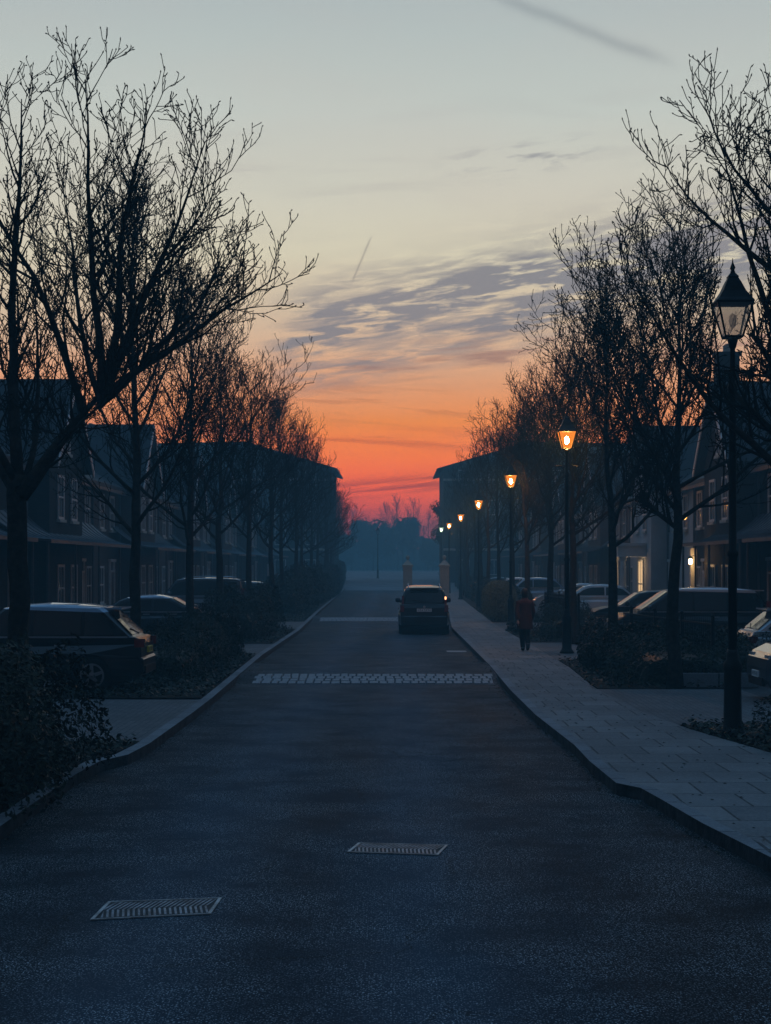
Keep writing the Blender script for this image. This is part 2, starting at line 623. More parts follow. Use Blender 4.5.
ORD = ['first', 'second', 'third', 'fourth', 'fifth', 'sixth', 'seventh', 'eighth', 'ninth', 'tenth', 'eleventh', 'twelfth',
       'thirteenth', 'fourteenth', 'fifteenth', 'sixteenth', 'seventeenth', 'eighteenth', 'nineteenth', 'twentieth']


def sstep(a, b, x):
    t = max(0, min(1, (x - a) / (b - a)))
    return t * t * (3 - 2 * t)


def zg(y):
    return 1.35 * sstep(130, 270, y)


HUMPS = [(34.7, 36.0, 40.5, 42.5), (74.0, 75.5, 79, 81)]


def zr(y):
    z = zg(y)
    for a, b, c, d in HUMPS:
        if a < y < d:
            z += .11 * (min(1, (y - a) / (b - a)) if y < c else 1 - (y - c) / (d - c))
    return z


def interp(tbl, y):
    if y <= tbl[0][0]:
        return tbl[0][1]
    for (a, xa), (b, xb) in zip(tbl, tbl[1:]):
        if y <= b:
            return xa + (xb - xa) * (y - a) / (b - a)
    return tbl[-1][1]


KR = [(-6, 3.9), (5, 3.5), (13.2, 2.95), (15.1, 2.72), (16.6, 2.60), (17.5, 2.52), (17.9, 2.32), (19.9, 2.27), (21.7, 2.28), (26.1, 2.15), (31.4, 2.12),
      (39.3, 2.17), (49.3, 2.15), (62.8, 2.1), (88, 2.7), (125, 3.4), (170, 4.8), (262, 6.6), (366, 11)]
KL = [(-6, -3.6), (14.7, -3.45), (18.6, -3.49), (19.9, -3.44), (20.6, -3.22), (21.9, -3.15), (26.5, -3.14), (29.5, -3.16), (36, -3.27), (43.7, -3.4),
      (60.8, -3.40), (84.6, -3.8), (121.6, -4.3), (162, -4.75), (262, -8), (366, -12)]
PI_R = [(-6, 6.2), (14, 5.4), (18, 4.95), (20.8, 4.6), (23.9, 4.12), (27, 3.85), (32, 3.74), (38.5, 3.93), (50, 3.95), (65, 3.9), (88, 4.2), (120, 4.7), (170, 6.2),
        (262, 8.2)]
ZP = .12   # top of the pavements and forecourts over the carriageway


def yrange(a, b, extra=(), fine=False):
    ys = set(extra)
    y = a
    while y < b:
        ys.add(round(y, 3))
        y += 1 if y < 60 else (3 if y < 150 else 8)
    ys.add(b)
    return sorted(v for v in ys if a <= v <= b)


def strip(mb, ys, fa, fb, fz, skirt=0.0, nx=1):
    prev = None
    for y in ys:
        xa, xb, z = fa(y), fb(y), fz(y)
        row = [(xa + (xb - xa) * k / nx, y, z) for k in range(nx + 1)]
        if prev:
            for k in range(nx):
                mb.add([prev[k], prev[k + 1], row[k + 1], row[k]], [(0, 1, 2, 3)])
            if skirt:
                mb.add([prev[0], row[0], (row[0][0], y, z - skirt), (prev[0][0], prev[0][1], prev[0][2] - skirt)], [(0, 1, 2, 3)])
                mb.add([row[-1], prev[-1], (prev[-1][0], prev[-1][1], prev[-1][2] - skirt), (row[-1][0], y, z - skirt)], [(0, 1, 2, 3)])
        prev = row


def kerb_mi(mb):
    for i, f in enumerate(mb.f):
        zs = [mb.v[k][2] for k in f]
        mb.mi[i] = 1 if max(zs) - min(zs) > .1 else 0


def structure(mb, name, mats, smooth=False):
    o = mb.build(name, mats, smooth=smooth)
    o['kind'] = 'structure'
    return o


# ------------------------------------------------------------------ ground, road, pavements
mb = MB()
strip(mb, [-40, -6, 60, 129] + list(range(132, 264, 6)) + [300, 400, 700], lambda y: -300, lambda y: 300, lambda y: zg(y) - .06, 0, 4)
structure(mb, 'ground', 'turf')
mb = MB()
exh = [v for h in HUMPS for v in h]
strip(mb, yrange(-6, 366, exh), lambda y: interp(KL, y) - .08, lambda y: interp(KR, y) + .08, zr)
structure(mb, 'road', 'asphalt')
mb = MB()
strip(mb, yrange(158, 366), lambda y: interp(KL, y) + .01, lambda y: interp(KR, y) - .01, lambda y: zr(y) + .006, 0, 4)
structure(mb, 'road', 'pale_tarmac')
kys = [k[0] for k in KR]
mb = MB()
strip(mb, yrange(-6, 262, kys), lambda y: interp(KR, y), lambda y: interp(KR, y) + .15, lambda y: zg(y) + ZP + .006, .3)
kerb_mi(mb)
structure(mb, 'kerb', ['kerbstone', 'kerb_face_shade'])
mb = MB()
strip(mb, yrange(-6, 262, [k[0] for k in KL]), lambda y: interp(KL, y) - .16, lambda y: interp(KL, y), lambda y: zg(y) + ZP + .006, .3)
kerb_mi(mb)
structure(mb, 'kerb', ['kerbstone', 'kerb_face_shade'])
mb = MB()
strip(mb, yrange(-6, 262, [k[0] for k in PI_R]), lambda y: interp(KR, y) + .15, lambda y: interp(PI_R, y), lambda y: zg(y) + ZP, .3)
structure(mb, 'pavement', 'slabs')
# forecourts on both sides
mb = MB()
strip(mb, yrange(-6, 200), lambda y: interp(PI_R, y), lambda y: 14.0, lambda y: zg(y) + ZP - .025, .2)
structure(mb, 'driveway', 'bay')
mb = MB()
strip(mb, yrange(-6, 200), lambda y: -14.0, lambda y: interp(KL, y) - .16, lambda y: zg(y) + ZP - .025, .2)
structure(mb, 'driveway', 'bay')


def flatbox(name, x0, x1, y0, y1, z, mats, fa=None, fb=None):
    mb = MB()
    ys = yrange(y0, y1)
    strip(mb, ys, fa or (lambda y: x0), fb or (lambda y: x1), lambda y: zg(y) + z, .04)
    return structure(mb, name, mats)


# paler driveway crossings
for (y0, y1) in ((24.6, 31.7), (41.5, 51.0), (61, 69)):
    flatbox('driveway', 0, 6.4, y0, y1, ZP - .006, 'apron', fa=lambda y: interp(PI_R, y))
for (y0, y1) in ((22.3, 29.2), (44, 50), (62, 70)):
    flatbox('driveway', -6.2, 0, y0, y1, ZP - .006, 'apron', fb=lambda y: interp(KL, y) - .16)

# soil beds under the planting
BEDS_R = [(14, 24.5), (31.8, 41.3), (51.2, 60.8), (69.2, 92), (95, 130), (134, 196)]
BEDS_L = [(3, 22.1), (29.5, 43.8), (50.2, 61.8), (70.2, 92), (95, 130), (134, 196)]
for (a, b) in BEDS_R:
    flatbox('planting_bed', 0, 0, a, b, ZP + .004, 'soil', fa=lambda y: interp(PI_R, y) + .03, fb=lambda y: 6.3 if y < 60 else 6.9)
for (a, b) in BEDS_L:
    flatbox('planting_bed', 0, 0, a, b, ZP + .004, 'soil', fa=lambda y: -6.3, fb=lambda y: interp(KL, y) - .19)

# ivy and litter over the beds
rg = random.Random(15)
mb = MB()
for (beds, side) in ((BEDS_R, 1), (BEDS_L, -1)):
    for (a, b) in beds[:4]:
        for _ in range(int((b - a) * (700 if a < 30 else 300))):
            y = rg.uniform(a + .03, b - .03) + rg.gauss(0, .12)
            if side > 0:
                x = rg.uniform(interp(PI_R, y) - .02, 6.3)
            else:
                x = rg.uniform(-6.3, interp(KL, y) - .17)
            s_ = rg.uniform(.02, .05)
            z = ZP + .012 + abs(rg.gauss(0, .05))
            t = rg.uniform(0, 6.28)
            c_, n_ = math.cos(t) * s_, math.sin(t) * s_
            k1, k2 = rg.uniform(-.6, .6) * s_, rg.uniform(-.6, .6) * s_
            mb.add([(x - c_, y - n_, z - k1), (x + n_ * .6, y - c_ * .6, z - k2), (x + c_, y + n_, z + k1), (x - n_ * .6, y + c_ * .6, z + k2)], [(0, 1, 2, 3)])
o = mb.build('ivy_ground_cover', 'leaf_dark')
tag(o, 'low dark ivy and leaf litter covering the planting beds', 'ground cover', kind='stuff')

# ramps of the raised tables, laid in granite setts
rnd = random.Random(5)
for hi_, (a, b, c, d) in enumerate(HUMPS):
    mb = MB()
    rows = 4
    for r_ in range(rows):
        y0 = a + (b - a) * r_ / rows
        y1 = a + (b - a) * (r_ + 1) / rows
        x = interp(KL, y0) + .32 + (.05 if r_ % 2 else 0)
        xe = interp(KR, y0) - .12
        while x < xe:
            wd = rnd.uniform(.15, .21)
            g = .009
            h0 = zr(y0 + .001) + .012 + rnd.uniform(0, .012)
            h1 = zr(y1 - .001) + .012 + rnd.uniform(0, .012)
            X0, X1, Y0, Y1 = x + g, min(x + wd, xe) - g, y0 + g, y1 - g
            e = .012
            mb.add([(X0, Y0, h0 - .03), (X1, Y0, h0 - .03), (X1, Y1, h1 - .03), (X0, Y1, h1 - .03),
                    (X0 + e, Y0 + e, h0), (X1 - e, Y0 + e, h0), (X1 - e, Y1 - e, h1), (X0 + e, Y1 - e, h1)],
                   [(4, 5, 6, 7), (0, 1, 5, 4), (1, 2, 6, 5), (2, 3, 7, 6), (3, 0, 4, 7)])
            x += wd
    structure(mb, 'road_ramp', 'granite')

# manhole covers: square frames with a ribbed lid
def cover(pts, z, label):
    p = [Vector((x, y, z)) for x, y in pts]       # near-left, near-right, far-right, far-left
    root = empty('manhole_cover', tuple((p[0] + p[1] + p[2] + p[3]) / 4))
    tag(root, label, 'manhole cover')
    c = root.location
    q = [v - c for v in p]
    up = Vector((0, 0, .008))
    fr = MB()
    for i in range(4):
        a, b = q[i], q[(i + 1) % 4]
        ai, bi = a * .94, b * .94
        fr.add([a, b, b + up, a + up, ai, bi, bi + up, ai + up], [(0, 1, 2, 3), (3, 2, 6, 7), (7, 6, 5, 4)])
    fr.build('frame', 'cast_rim', root)
    ld = MB()
    e = [v * .92 for v in q]
    ld.add([v + Vector((0, 0, .002)) for v in e], [(0, 1, 2, 3)])
    N_ = 21
    ld.cur = 1
    for i in range(N_):
        for half in (0, 1):
            t0, t1 = (i + .15) / N_, (i + .6) / N_
            s0, s1 = (.04, .49) if half == 0 else (.51, .96)
            sk = .03 if half == 0 else -.03

            def P_(t, s_):
                return (e[0].lerp(e[1], t)).lerp(e[3].lerp(e[2], t), s_)
            k = [P_(t0 + sk, s0), P_(t1 + sk, s0), P_(min(1, t1 - sk), s1), P_(max(0, t0 - sk), s1)]
            ld.add([v + Vector((0, 0, .0025)) for v in k] + [v + Vector((0, 0, .007)) for v in k],
                   [(4, 5, 6, 7), (0, 1, 5, 4), (1, 2, 6, 5), (2, 3, 7, 6), (3, 0, 4, 7)])
    ld.build('lid', ['cast_iron', 'cast_rib'], root)


def G(px, py, z=0.0):
    Y = 1707 * (2.4 - z) / (py - 566)
    return ((px - 395) / 1707 * Y, Y)


cover([G(90, 921), G(211, 915), G(222, 899), G(108, 903)], .004, 'ribbed metal manhole cover in the asphalt, the bigger and closer of two')
cover([G(347, 853), G(438.5, 856), G(448, 846), G(358, 844)], .004, 'ribbed metal manhole cover in mid road, the smaller and further of two')
# short worn paint dash beside the kerb beyond the setts
for (x0, x1, y0, y1) in ((1.45, 2.0, 47.6, 48.3),):
    mb = MB()
    z0 = zr((y0 + y1) / 2) + .005
    mb.add([(x0, y0, z0), (x1, y0, z0), (x1, y1, z0), (x0, y1, z0)], [(0, 1, 2, 3)])
    structure(mb, 'road_marking', 'paint_line')


# ------------------------------------------------------------------ trees
def make_tree(seed, height=9.2, nl=17, crown0=2.9, r0=.13, Rc=2.1, dens=1.0, rmin=.0055, custom=None, prune=False, top=True):
    """a street tree: one leading stem with up-curving limbs, side branches, twigs and buds"""
    rg = random.Random(seed)
    T, C = MB(), MB()

    def blocked(q):
        if prune is True:
            return q.x < -.62 and 2.5 < q.z < 5.95
        if prune:
            return any(a <= q.x <= b and c <= q.z <= d for a, b, c, d in prune)
        return False

    def grow(p, d, r, L, lvl, trop):
        nseg = {1: 9, 2: 5, 3: 3, 4: 2}[lvl]
        pts, rads, dirs = [p.copy()], [r], [d.copy()]
        pos, dr = p.copy(), d.normalized()
        st = L / nseg
        for i in range(nseg):
            j = (.08, .14, .20, .20)[lvl - 1]
            dr = (dr + Vector((rg.gauss(0, j), rg.gauss(0, j), rg.gauss(0, j) + trop))).normalized()
            pos = pos + dr * st
            if blocked(pos):
                break
            pts.append(pos.copy())
            rads.append(max(rmin, r * (1 - .92 * (i + 1) / nseg)))
            dirs.append(dr.copy())
        nseg = len(pts) - 1
        if nseg < 1:
            return
        if lvl <= 1:
            T.tube(pts, rads, 7, cap=True)
        elif lvl == 2:
            C.tube(pts, rads, 4, cap=False)
        else:
            C.tube(pts, rads, 3, cap=False)
        if lvl >= 3:
            for q in ([pts[-1]] if lvl == 4 else [pts[-1], pts[len(pts) // 2]]):
                dv = (dr + Vector((rg.gauss(0, .6), rg.gauss(0, .6), rg.gauss(.3, .5)))).normalized()
                C.tube([q, q + dv * rg.uniform(.02, .03), q + dv * rg.uniform(.04, .06)], [rmin * .8, rmin * 1.9, rmin * .4], 3, cap=False)
        if lvl == 4:
            return
        cnt = {1: 4.6, 2: 6.0, 3: 7.5}[lvl] * dens * L * rg.uniform(.85, 1.15)
        cnt = max(2, int(cnt + .5))
        for k in range(cnt):
            t = (k + rg.random()) / cnt * .88 + .12
            fi = t * nseg
            i = min(nseg - 1, int(fi))
            q = pts[i].lerp(pts[i + 1], min(1, fi - i))
            if blocked(q):
                continue
            dd = dirs[min(nseg, i + 1)]
            ang = R(rg.uniform(30, 58))
            perp = dd.orthogonal().normalized()
            perp = Matrix.Rotation(rg.uniform(0, 2 * math.pi), 3, dd) @ perp
            nd = dd * math.cos(ang) + perp * math.sin(ang)
            rr = rads[i] * .5
            if lvl == 1:
                grow(q, nd, max(rmin * 1.7, min(rr, .026)), rg.uniform(.7, 1.25) * (1.25 - .55 * t) * min(1.25, .45 + L * .25), 2, .22)
            elif lvl == 2:
                grow(q, nd, max(rmin * 1.15, min(rr, .012)), rg.uniform(.28, .6) * (1.15 - .4 * t), 3, .22)
            else:
                grow(q, nd, rmin, rg.uniform(.12, .28), 4, .24)

    n = 12
    tip = crown0 + .45 if custom else height - 1.3
    tp, tr = [], []
    wx, wy = 0, 0
    for i in range(n + 1):
        t = i / n
        z = -.1 + (tip + .1) * t
        if i > 1:
            wx += rg.gauss(0, .03)
            wy += rg.gauss(0, .03)
        tp.append(Vector((wx, wy, z)))
        tr.append(r0 * (1.35 if i == 0 else 1.0) * (1 - (.12 if custom else .86) * t ** 1.1))
    T.tube(tp, tr, 12)
    if custom:
        for (sx, sy, sz, ddx, ddy, ddz, L, r, tro) in custom:
            grow(Vector((sx, sy, sz)), Vector((ddx, ddy, ddz)), r, L, 1, tro)
    else:
        a = rg.uniform(0, 6.28)
        for k in range(nl):
            t = (k + rg.uniform(-.3, .3)) / (nl - 1)
            t = min(1, max(0, t))
            z = crown0 + (tip - crown0) * t ** 1.05
            a += 2.4 + rg.uniform(-.35, .35)
            inc = R(62 - 40 * t + rg.uniform(-7, 7))
            q = tp[0].lerp(tp[-1], 0)
            fi = (z + .1) / (tip + .1) * n
            i = min(n - 1, int(fi))
            q = tp[i].lerp(tp[i + 1], fi - i)
            L = Rc * (1.05 + .75 * math.sin(math.pi * (.18 + .82 * t))) * (1 - .40 * t) * rg.uniform(.85, 1.12)
            d = Vector((math.cos(a) * math.sin(inc), math.sin(a) * math.sin(inc), math.cos(inc)))
            if prune is True and d.x < -.2 and z < 5.0:
                continue
            grow(q, d, max(.018, tr[i] * .52), L, 1, .075)
        for k in range(3):
            inc = R(rg.uniform(3, 16))
            a += 2.1
            grow(tp[-1], Vector((math.cos(a) * math.sin(inc), math.sin(a) * math.sin(inc), math.cos(inc))), .022, 1.35, 1, .03)
    return T.mesh('trunk', 'bark', True), C.mesh('crown', 'twig', False)


D1 = dict(dens=.74, rmin=.0060)
BIGL = [make_tree(11, 9.9, 20, Rc=2.7, **D1), make_tree(23, 9.8, 20, Rc=2.7, **D1)]
TREES = [make_tree(13, **D1), make_tree(26, 9.0, 17, **D1), make_tree(37, 9.5, 16, 2.7, .12, **D1), make_tree(53, 8.8, 17, 3.1, .14, **D1)]
D2 = dict(dens=.80, rmin=.0062)
TREES_R = [make_tree(12, 8.1, 21, 2.9, .14, 2.7, prune=True, **D2), make_tree(24, 8.0, 21, 2.8, .14, 2.7, prune=True, **D2), make_tree(38, 8.2, 21, 2.7, .14, 2.65, prune=True, **D2)]
R_SECOND = make_tree(25, 8.1, 19, 2.9, .135, 2.8, prune=[(.75, 3, 5.9, 8.3), (-3, -.7, 2.5, 4.6)], **D2)
FAR = [make_tree(71, 8.9, 13, dens=.48, rmin=.008, Rc=2.0), make_tree(83, 9.1, 13, dens=.48, rmin=.008, Rc=2.0)]
FAR_R = [make_tree(72, 9.0, 14, dens=.5, rmin=.0085, prune=True, Rc=2.3), make_tree(84, 9.2, 14, dens=.5, rmin=.0085, prune=True, Rc=2.3)]
# near tree by the parked dark estate: forks, one bough leans out then fans upward
NEAR = make_tree(97, 10.4, 6, 3.1, .155, rmin=.0060, dens=.78, custom=[
    (0, 0, 3.3, -.03, .05, 1, 5.8, .095, .03),
    (0, 0, 3.2, -.7, .3, .9, 4.9, .07, .06),
    (0, 0, 3.4, -.5, -.5, .9, 4.8, .06, .06),
    (.03, 0, 3.25, .68, .02, .78, 2.2, .125, .0),
    (.95, .02, 4.35, -.30, .0, 1, 4.9, .060, .05),
    (1.15, .05, 4.6, .02, .0, 1, 4.5, .070, .02),
    (1.15, 0, 4.6, -.5, .35, .9, 3.9, .050, .06),
    (1.22, .05, 4.7, .26, .1, 1, 4.0, .072, .02),
    (1.25, .0, 4.75, .42, .0, .9, 3.7, .06, .04),
    (1.25, .05, 4.7, .78, -.1, .66, 3.0, .062, .05),
    (1.1, .05, 4.5, .95, .2, .50, 2.7, .05, .06),
    (1.9, .0, 5.3, .8, -.3, .5, 1.9, .04, .08),
    (1.2, .05, 4.6, .3, -.6, .75, 3.3, .048, .06),
    (.1, .05, 3.5, .2, .8, .7, 3.9, .05, .05),
    (.06, 0, 3.1, -.3, .9, .45, 2.6, .04, .06),
    (.5, 0, 3.85, .6, -.5, .35, 2.3, .035, .06)])


def place_tree(meshes, x, y, rz, s, label, group, sz=None):
    r_ = empty('bare_tree', (x, y, zg(y) + ZP + .02), rz)
    r_.scale = (s, s, sz or s)
    tag(r_, label, 'tree', group)
    for nm, me in zip(('trunk', 'crown'), meshes):
        o = bpy.data.objects.new(nm, me)
        COL.objects.link(o)
        o.parent = r_
    return r_


rt = random.Random(3)
GL, GR = 'bare street trees on the verge across from the lamps', 'bare street trees on the lamp-lit side'
left_y = [24.0] + [34.5 + 9.1 * k for k in range(18)]
for i, y in enumerate(left_y):
    x = -5.3 if i == 0 else -5.2 - (0 if y < 130 else (y - 130) * .022)
    if i == 0:
        place_tree(NEAR, x, y, 0, 1, 'large bare tree whose low fork leans out over the parked estate, first in its row', GL)
        continue
    ms = BIGL[i - 1] if i < 3 else TREES[i % 4] if i < 7 else FAR[i % 2]
    place_tree(ms, x + rt.uniform(-.15, .15), y, rt.uniform(0, 6.28), rt.uniform(.95, 1.04),
               '%s bare leafless street tree along the verge across the road from the lamps' % ORD[i], GL)
right_y = [22.2, 32.0, 41.0, 50.0, 59.2] + [68.3 + 9.1 * k for k in range(14)]
RTR = [4, 1, 2, 0, 3, 1, 2]
BIGR = make_tree(131, 8.6, 21, 4.2, .17, 2.35, rmin=.0060, dens=.70, prune=[(-1.12, -.55, 4.85, 6.35)], custom=[
    (0, 0, 4.5, .05, .05, 1, 3.6, .10, .02),
    (0, 0, 4.55, -.22, .1, 1, 3.5, .06, .03),
    (0, 0, 3.3, -1, .05, .85, 3.7, .06, .085),
    (0, 0, 3.7, -.9, .5, .75, 3.6, .055, .09),
    (0, 0, 4.3, -.9, -.5, .55, 3.3, .05, .10),
    (0, 0, 4.6, -.45, -.2, 1, 3.3, .05, .03),
    (-.10, 0, 5.9, -1, .1, .75, 2.5, .045, .08),
    (-.05, 0, 6.5, -.85, .2, .9, 2.2, .035, .06),
    (0, .1, 4.4, -.2, .9, .8, 3.2, .05, .07),
    (0, -.1, 4.4, -.3, -.9, .8, 3.2, .05, .07),
    (0, 0, 3.6, .9, .1, .8, 3.4, .055, .08),
    (0, 0, 4.4, .7, -.3, 1, 3.2, .05, .06)])
for i, y in enumerate(right_y):
    x = 5.25 + (0 if y < 130 else (y - 130) * .022)
    ms = BIGR if i == 0 else (R_SECOND if i == 1 else TREES_R[i % 3] if i < 7 else FAR_R[(i + 1) % 2])
    s = [1.0, 1.0, 1.0, .97, 1.0][i] if i < 5 else rt.uniform(.95, 1.02)
    lab = '%s bare leafless tree along the pavement edge, the lamp side of the road' % ORD[i]
    place_tree(ms, x if i < 4 else x + rt.uniform(-.05, .15), y, 0 if i < 2 else rt.uniform(-.3, .3), s, lab, GR)


# ------------------------------------------------------------------ leafy plants
def leafcloud(seed, fn, n, size, fold=True):
    rg = random.Random(seed)
    mb = MB()
    for _ in range(n):
        p, outw = fn(rg)
        d = (Vector(outw) * .8 + Vector((rg.gauss(0, .6), rg.gauss(0, .6), rg.gauss(.2, .6)))).normalized()
        a = d.orthogonal().normalized()
        a = Matrix.Rotation(rg.uniform(0, 6.28), 3, d) @ a
        b = d.cross(a)
        s_ = size * rg.uniform(.6, 1.35)
        p = Vector(p)
        mb.add([p - a * s_, p + b * s_ * .45 + d * s_ * .12, p + a * s_, p - b * s_ * .45 + d * s_ * .12], [(0, 1, 2), (0, 2, 3)])
    return mb


def box_fn(lx, ly, h, lump=.16):
    def fn(rg):
        # mostly the outer shell of an uneven clipped mass
        x, y, z = rg.uniform(-1, 1), rg.uniform(-1, 1), rg.uniform(.02, 1)
        k = rg.random()
        if k < .32:
            z = 1 - rg.random() ** 2 * .25
        elif k < .62:
            x = math.copysign(1 - rg.random() ** 2 * .3, x)
        elif k < .92:
            y = math.copysign(1 - rg.random() ** 2 * .3, y)
        X, Y, Z = x * lx / 2, y * ly / 2, z * h
        wv = 1 + lump * (math.sin(X * 2.3 + Y * 1.7) + .6 * math.sin(Y * 3.9 + 1) + .5 * math.sin(X * 5.1 + Z * 4)) * .5
        rr = 1 - .18 * max(0, z - .6) / .4
        return (X * rr * (1 + (wv - 1) * .6), Y * rr, Z * wv + rg.gauss(0, .02)), (x, y, z)
    return fn


def ball_fn(rx, rz):
    def fn(rg):
        v = Vector((rg.gauss(0, 1), rg.gauss(0, 1), rg.gauss(0, 1))).normalized()
        k = 1 - rg.random() ** 2 * .3
        e = .82
        q = [math.copysign(abs(c) ** e, c) for c in v]
        return (q[0] * rx * k, q[1] * rx * k, rz + q[2] * rz * k), v
    return fn


def stems(seed, lx, ly, h, n, r=.012):
    rg = random.Random(seed)
    mb = MB()
    for _ in range(n):
        x, y = rg.uniform(-.35, .35) * lx, rg.uniform(-.4, .4) * ly
        p = [Vector((x, y, -.02))]
        d = Vector((rg.gauss(0, .3), rg.gauss(0, .3), 1)).normalized()
        for k in range(4):
            p.append(p[-1] + d * h / 4 * rg.uniform(.7, 1.0))
            d = (d + Vector((rg.gauss(0, .25), rg.gauss(0, .25), .1))).normalized()
        mb.tube(p, [r, r * .9, r * .7, r * .5, r * .3], 4)
    return mb


def core(mb, lx, ly, h):
    """the dense inner growth behind the outer leaves"""
    n, m_ = 10, 14
    rg = random.Random(4)
    vs = []
    for j in range(m_ + 1):
        ty = -1 + 2 * j / m_
        for i in range(n + 1):
            a = math.pi * i / n
            e = .45
            cx, cz = math.copysign(abs(math.cos(a)) ** e, math.cos(a)), math.sin(a) ** e
            k = .70 * (1 - .12 * abs(ty) ** 3) * rg.uniform(.92, 1.03)
            vs.append((cx * lx / 2 * k, ty * ly / 2 * .76, cz * h * k - .02))
    fs = []
    for j in range(m_):
        for i in range(n):
            q = j * (n + 1) + i
            fs.append((q, q + 1, q + n + 2, q + n + 1))
    fs.append(tuple(range(n + 1)))
    fs.append(tuple(m_ * (n + 1) + i for i in range(n, -1, -1)))
    mb.add(vs, fs)


PL = {}


def shrub(kind, x, y, name, label, cat, group=None, rz=0.0, s=(1, 1, 1)):
    if kind not in PL:
        if kind == 'near':      # big leafy bush at the near verge
            fo = leafcloud(1, box_fn(3.0, 4.2, 1.32, .3), 26000, .034)
            core(fo, 3.0, 4.2, 1.32)
            st = stems(1, 3.0, 4.2, 1.2, 60)
            m_ = 'leaf_dark'
        elif kind == 'low':
            fo = leafcloud(2, box_fn(2.0, 4.0, .8, .35), 9000, .036)
            core(fo, 2.0, 4.0, .8)
            st = stems(2, 2.0, 4.0, .7, 40)
            m_ = 'leaf_dark'
        elif kind == 'mid':
            fo = leafcloud(3, box_fn(1.9, 4.0, 1.15, .35), 11000, .042)
            core(fo, 1.9, 4.0, 1.15)
            st = stems(3, 1.9, 4.0, 1.0, 40)
            m_ = 'leaf_dark'
        elif kind == 'tuft':
            fo = leafcloud(4, ball_fn(.42, .3), 1800, .035)
            st = stems(4, .4, .4, .5, 12)
            m_ = 'leaf_dark'
        elif kind == 'box':
            fo = leafcloud(5, ball_fn(.74, .84), 12000, .030)
            st = stems(5, .5, .5, 1.2, 20)
            m_ = 'leaf_box'
        elif kind == 'far':
            fo = leafcloud(6, box_fn(1.7, 8.0, 1.5, .3), 6500, .08)
            core(fo, 1.7, 8.0, 1.5)
            st = stems(6, 1.4, 8.0, 1.3, 30, .02)
            m_ = 'leaf_dark'
        PL[kind] = (fo.mesh('foliage', m_), st.mesh('stems', 'twig'))
    r_ = empty(name, (x, y, zg(y) + ZP + .02), rz)
    r_.scale = s
    tag(r_, label, cat, group)
    for nm, me in zip(('foliage', 'stem'), PL[kind]):
        o = bpy.data.objects.new(nm, me)
        COL.objects.link(o)
        o.parent = r_


shrub('near', -4.95, 17.3, 'leafy_bush', 'large dark leafy bush overhanging the kerb below the first bare tree', 'bush', s=(1.05, 1.05, 1.0))
shrub('low', -6.6, 22.6, 'leafy_bush', 'low leafy bush under the rear wheel of the dark estate car', 'bush', s=(.9, .6, .8))
shrub('low', -4.75, 35.5, 'leafy_bush', 'dark leafy bush just beyond the dark estate car', 'bush', s=(.9, 1, 1.0))
shrub('low', -4.6, 39.5, 'leafy_bush', 'dark bush at the kerb between the estate car and the saloon', 'bush', rz=3.14, s=(.8, 1, 1.1))
shrub('low', -4.6, 42.6, 'leafy_bush', 'low bush in front of the dark saloon car', 'bush', s=(.7, .6, 1.2))
shrub('mid', -4.9, 53.5, 'leafy_bush', 'rough bush just beyond the dark saloon car', 'bush', s=(1, 1, 1.05))
shrub('mid', -5.0, 58.5, 'leafy_bush', 'rough bush between the saloon car and the boxy car', 'bush', rz=3.14, s=(1, 1, 1.1))
shrub('low', 5.6, 34.2, 'leafy_bush', 'low dark bush at the foot of the second tree on the lamp side', 'bush', s=(1.3, 1.0, 1.0))
shrub('low', 5.5, 38.4, 'leafy_bush', 'low dark bush behind the railing, in front of the people carrier', 'bush', rz=3.14, s=(1.2, 1.0, 1.05))
shrub('low', 8.0, 35.5, 'leafy_bush', 'low dark bush in front of the people carrier door', 'bush', rz=1.57, s=(1.2, .9, .95))
shrub('near', 6.35, 21.2, 'leafy_bush', 'dark leafy bush against the unlit lamp post', 'bush', rz=3.14, s=(.85, .42, .9))
shrub('low', 6.5, 23.3, 'leafy_bush', 'low bush beside the unlit lamp post, edging the driveway', 'bush', s=(1.1, .8, .5))
shrub('tuft', 4.45, 37.6, 'small_bush', 'small round dark bush by the pavement at the foot of the lit lamp', 'bush')
shrub('tuft', 4.2, 57.5, 'small_bush', 'small low bush beside the clipped box bush', 'bush', s=(1, 1, .8))
shrub('mid', 5.4, 54.0, 'leafy_bush', 'bush between the silver car and the pavement', 'bush', s=(.8, .9, .75))
shrub('box', 4.3, 70.5, 'clipped_bush', 'clipped dome-shaped box bush beside the pavement past the walker', 'bush', s=(1, 1, 1))
fy = [(66.0 + 9 * k) for k in range(15)]
for i, y in enumerate(y_ for y_ in fy if not 60 < y_ < 70):
    shrub('far', -5.2 - (0 if y < 120 else (y - 120) * .022), y + 8, 'hedge', '%s hedge along the far verge across from the lamps' % ORD[i], 'hedge',
          'hedges along the far verge', rz=0 if i % 2 else 3.14, s=(1, 1, 1.0 + .15 * (i % 3)))
for i, y in enumerate([80, 89, 98, 107, 116, 125, 134, 143, 152, 161, 170, 179, 188]):
    shrub('far', 5.6 + (0 if y < 110 else (y - 110) * .022), y, 'hedge', '%s hedge along the pavement beyond the clipped bush' % ORD[i], 'hedge',
          'hedges along the pavement', rz=0 if i % 2 else 3.14, s=(.8, 1, .62 + .1 * (i % 3)))


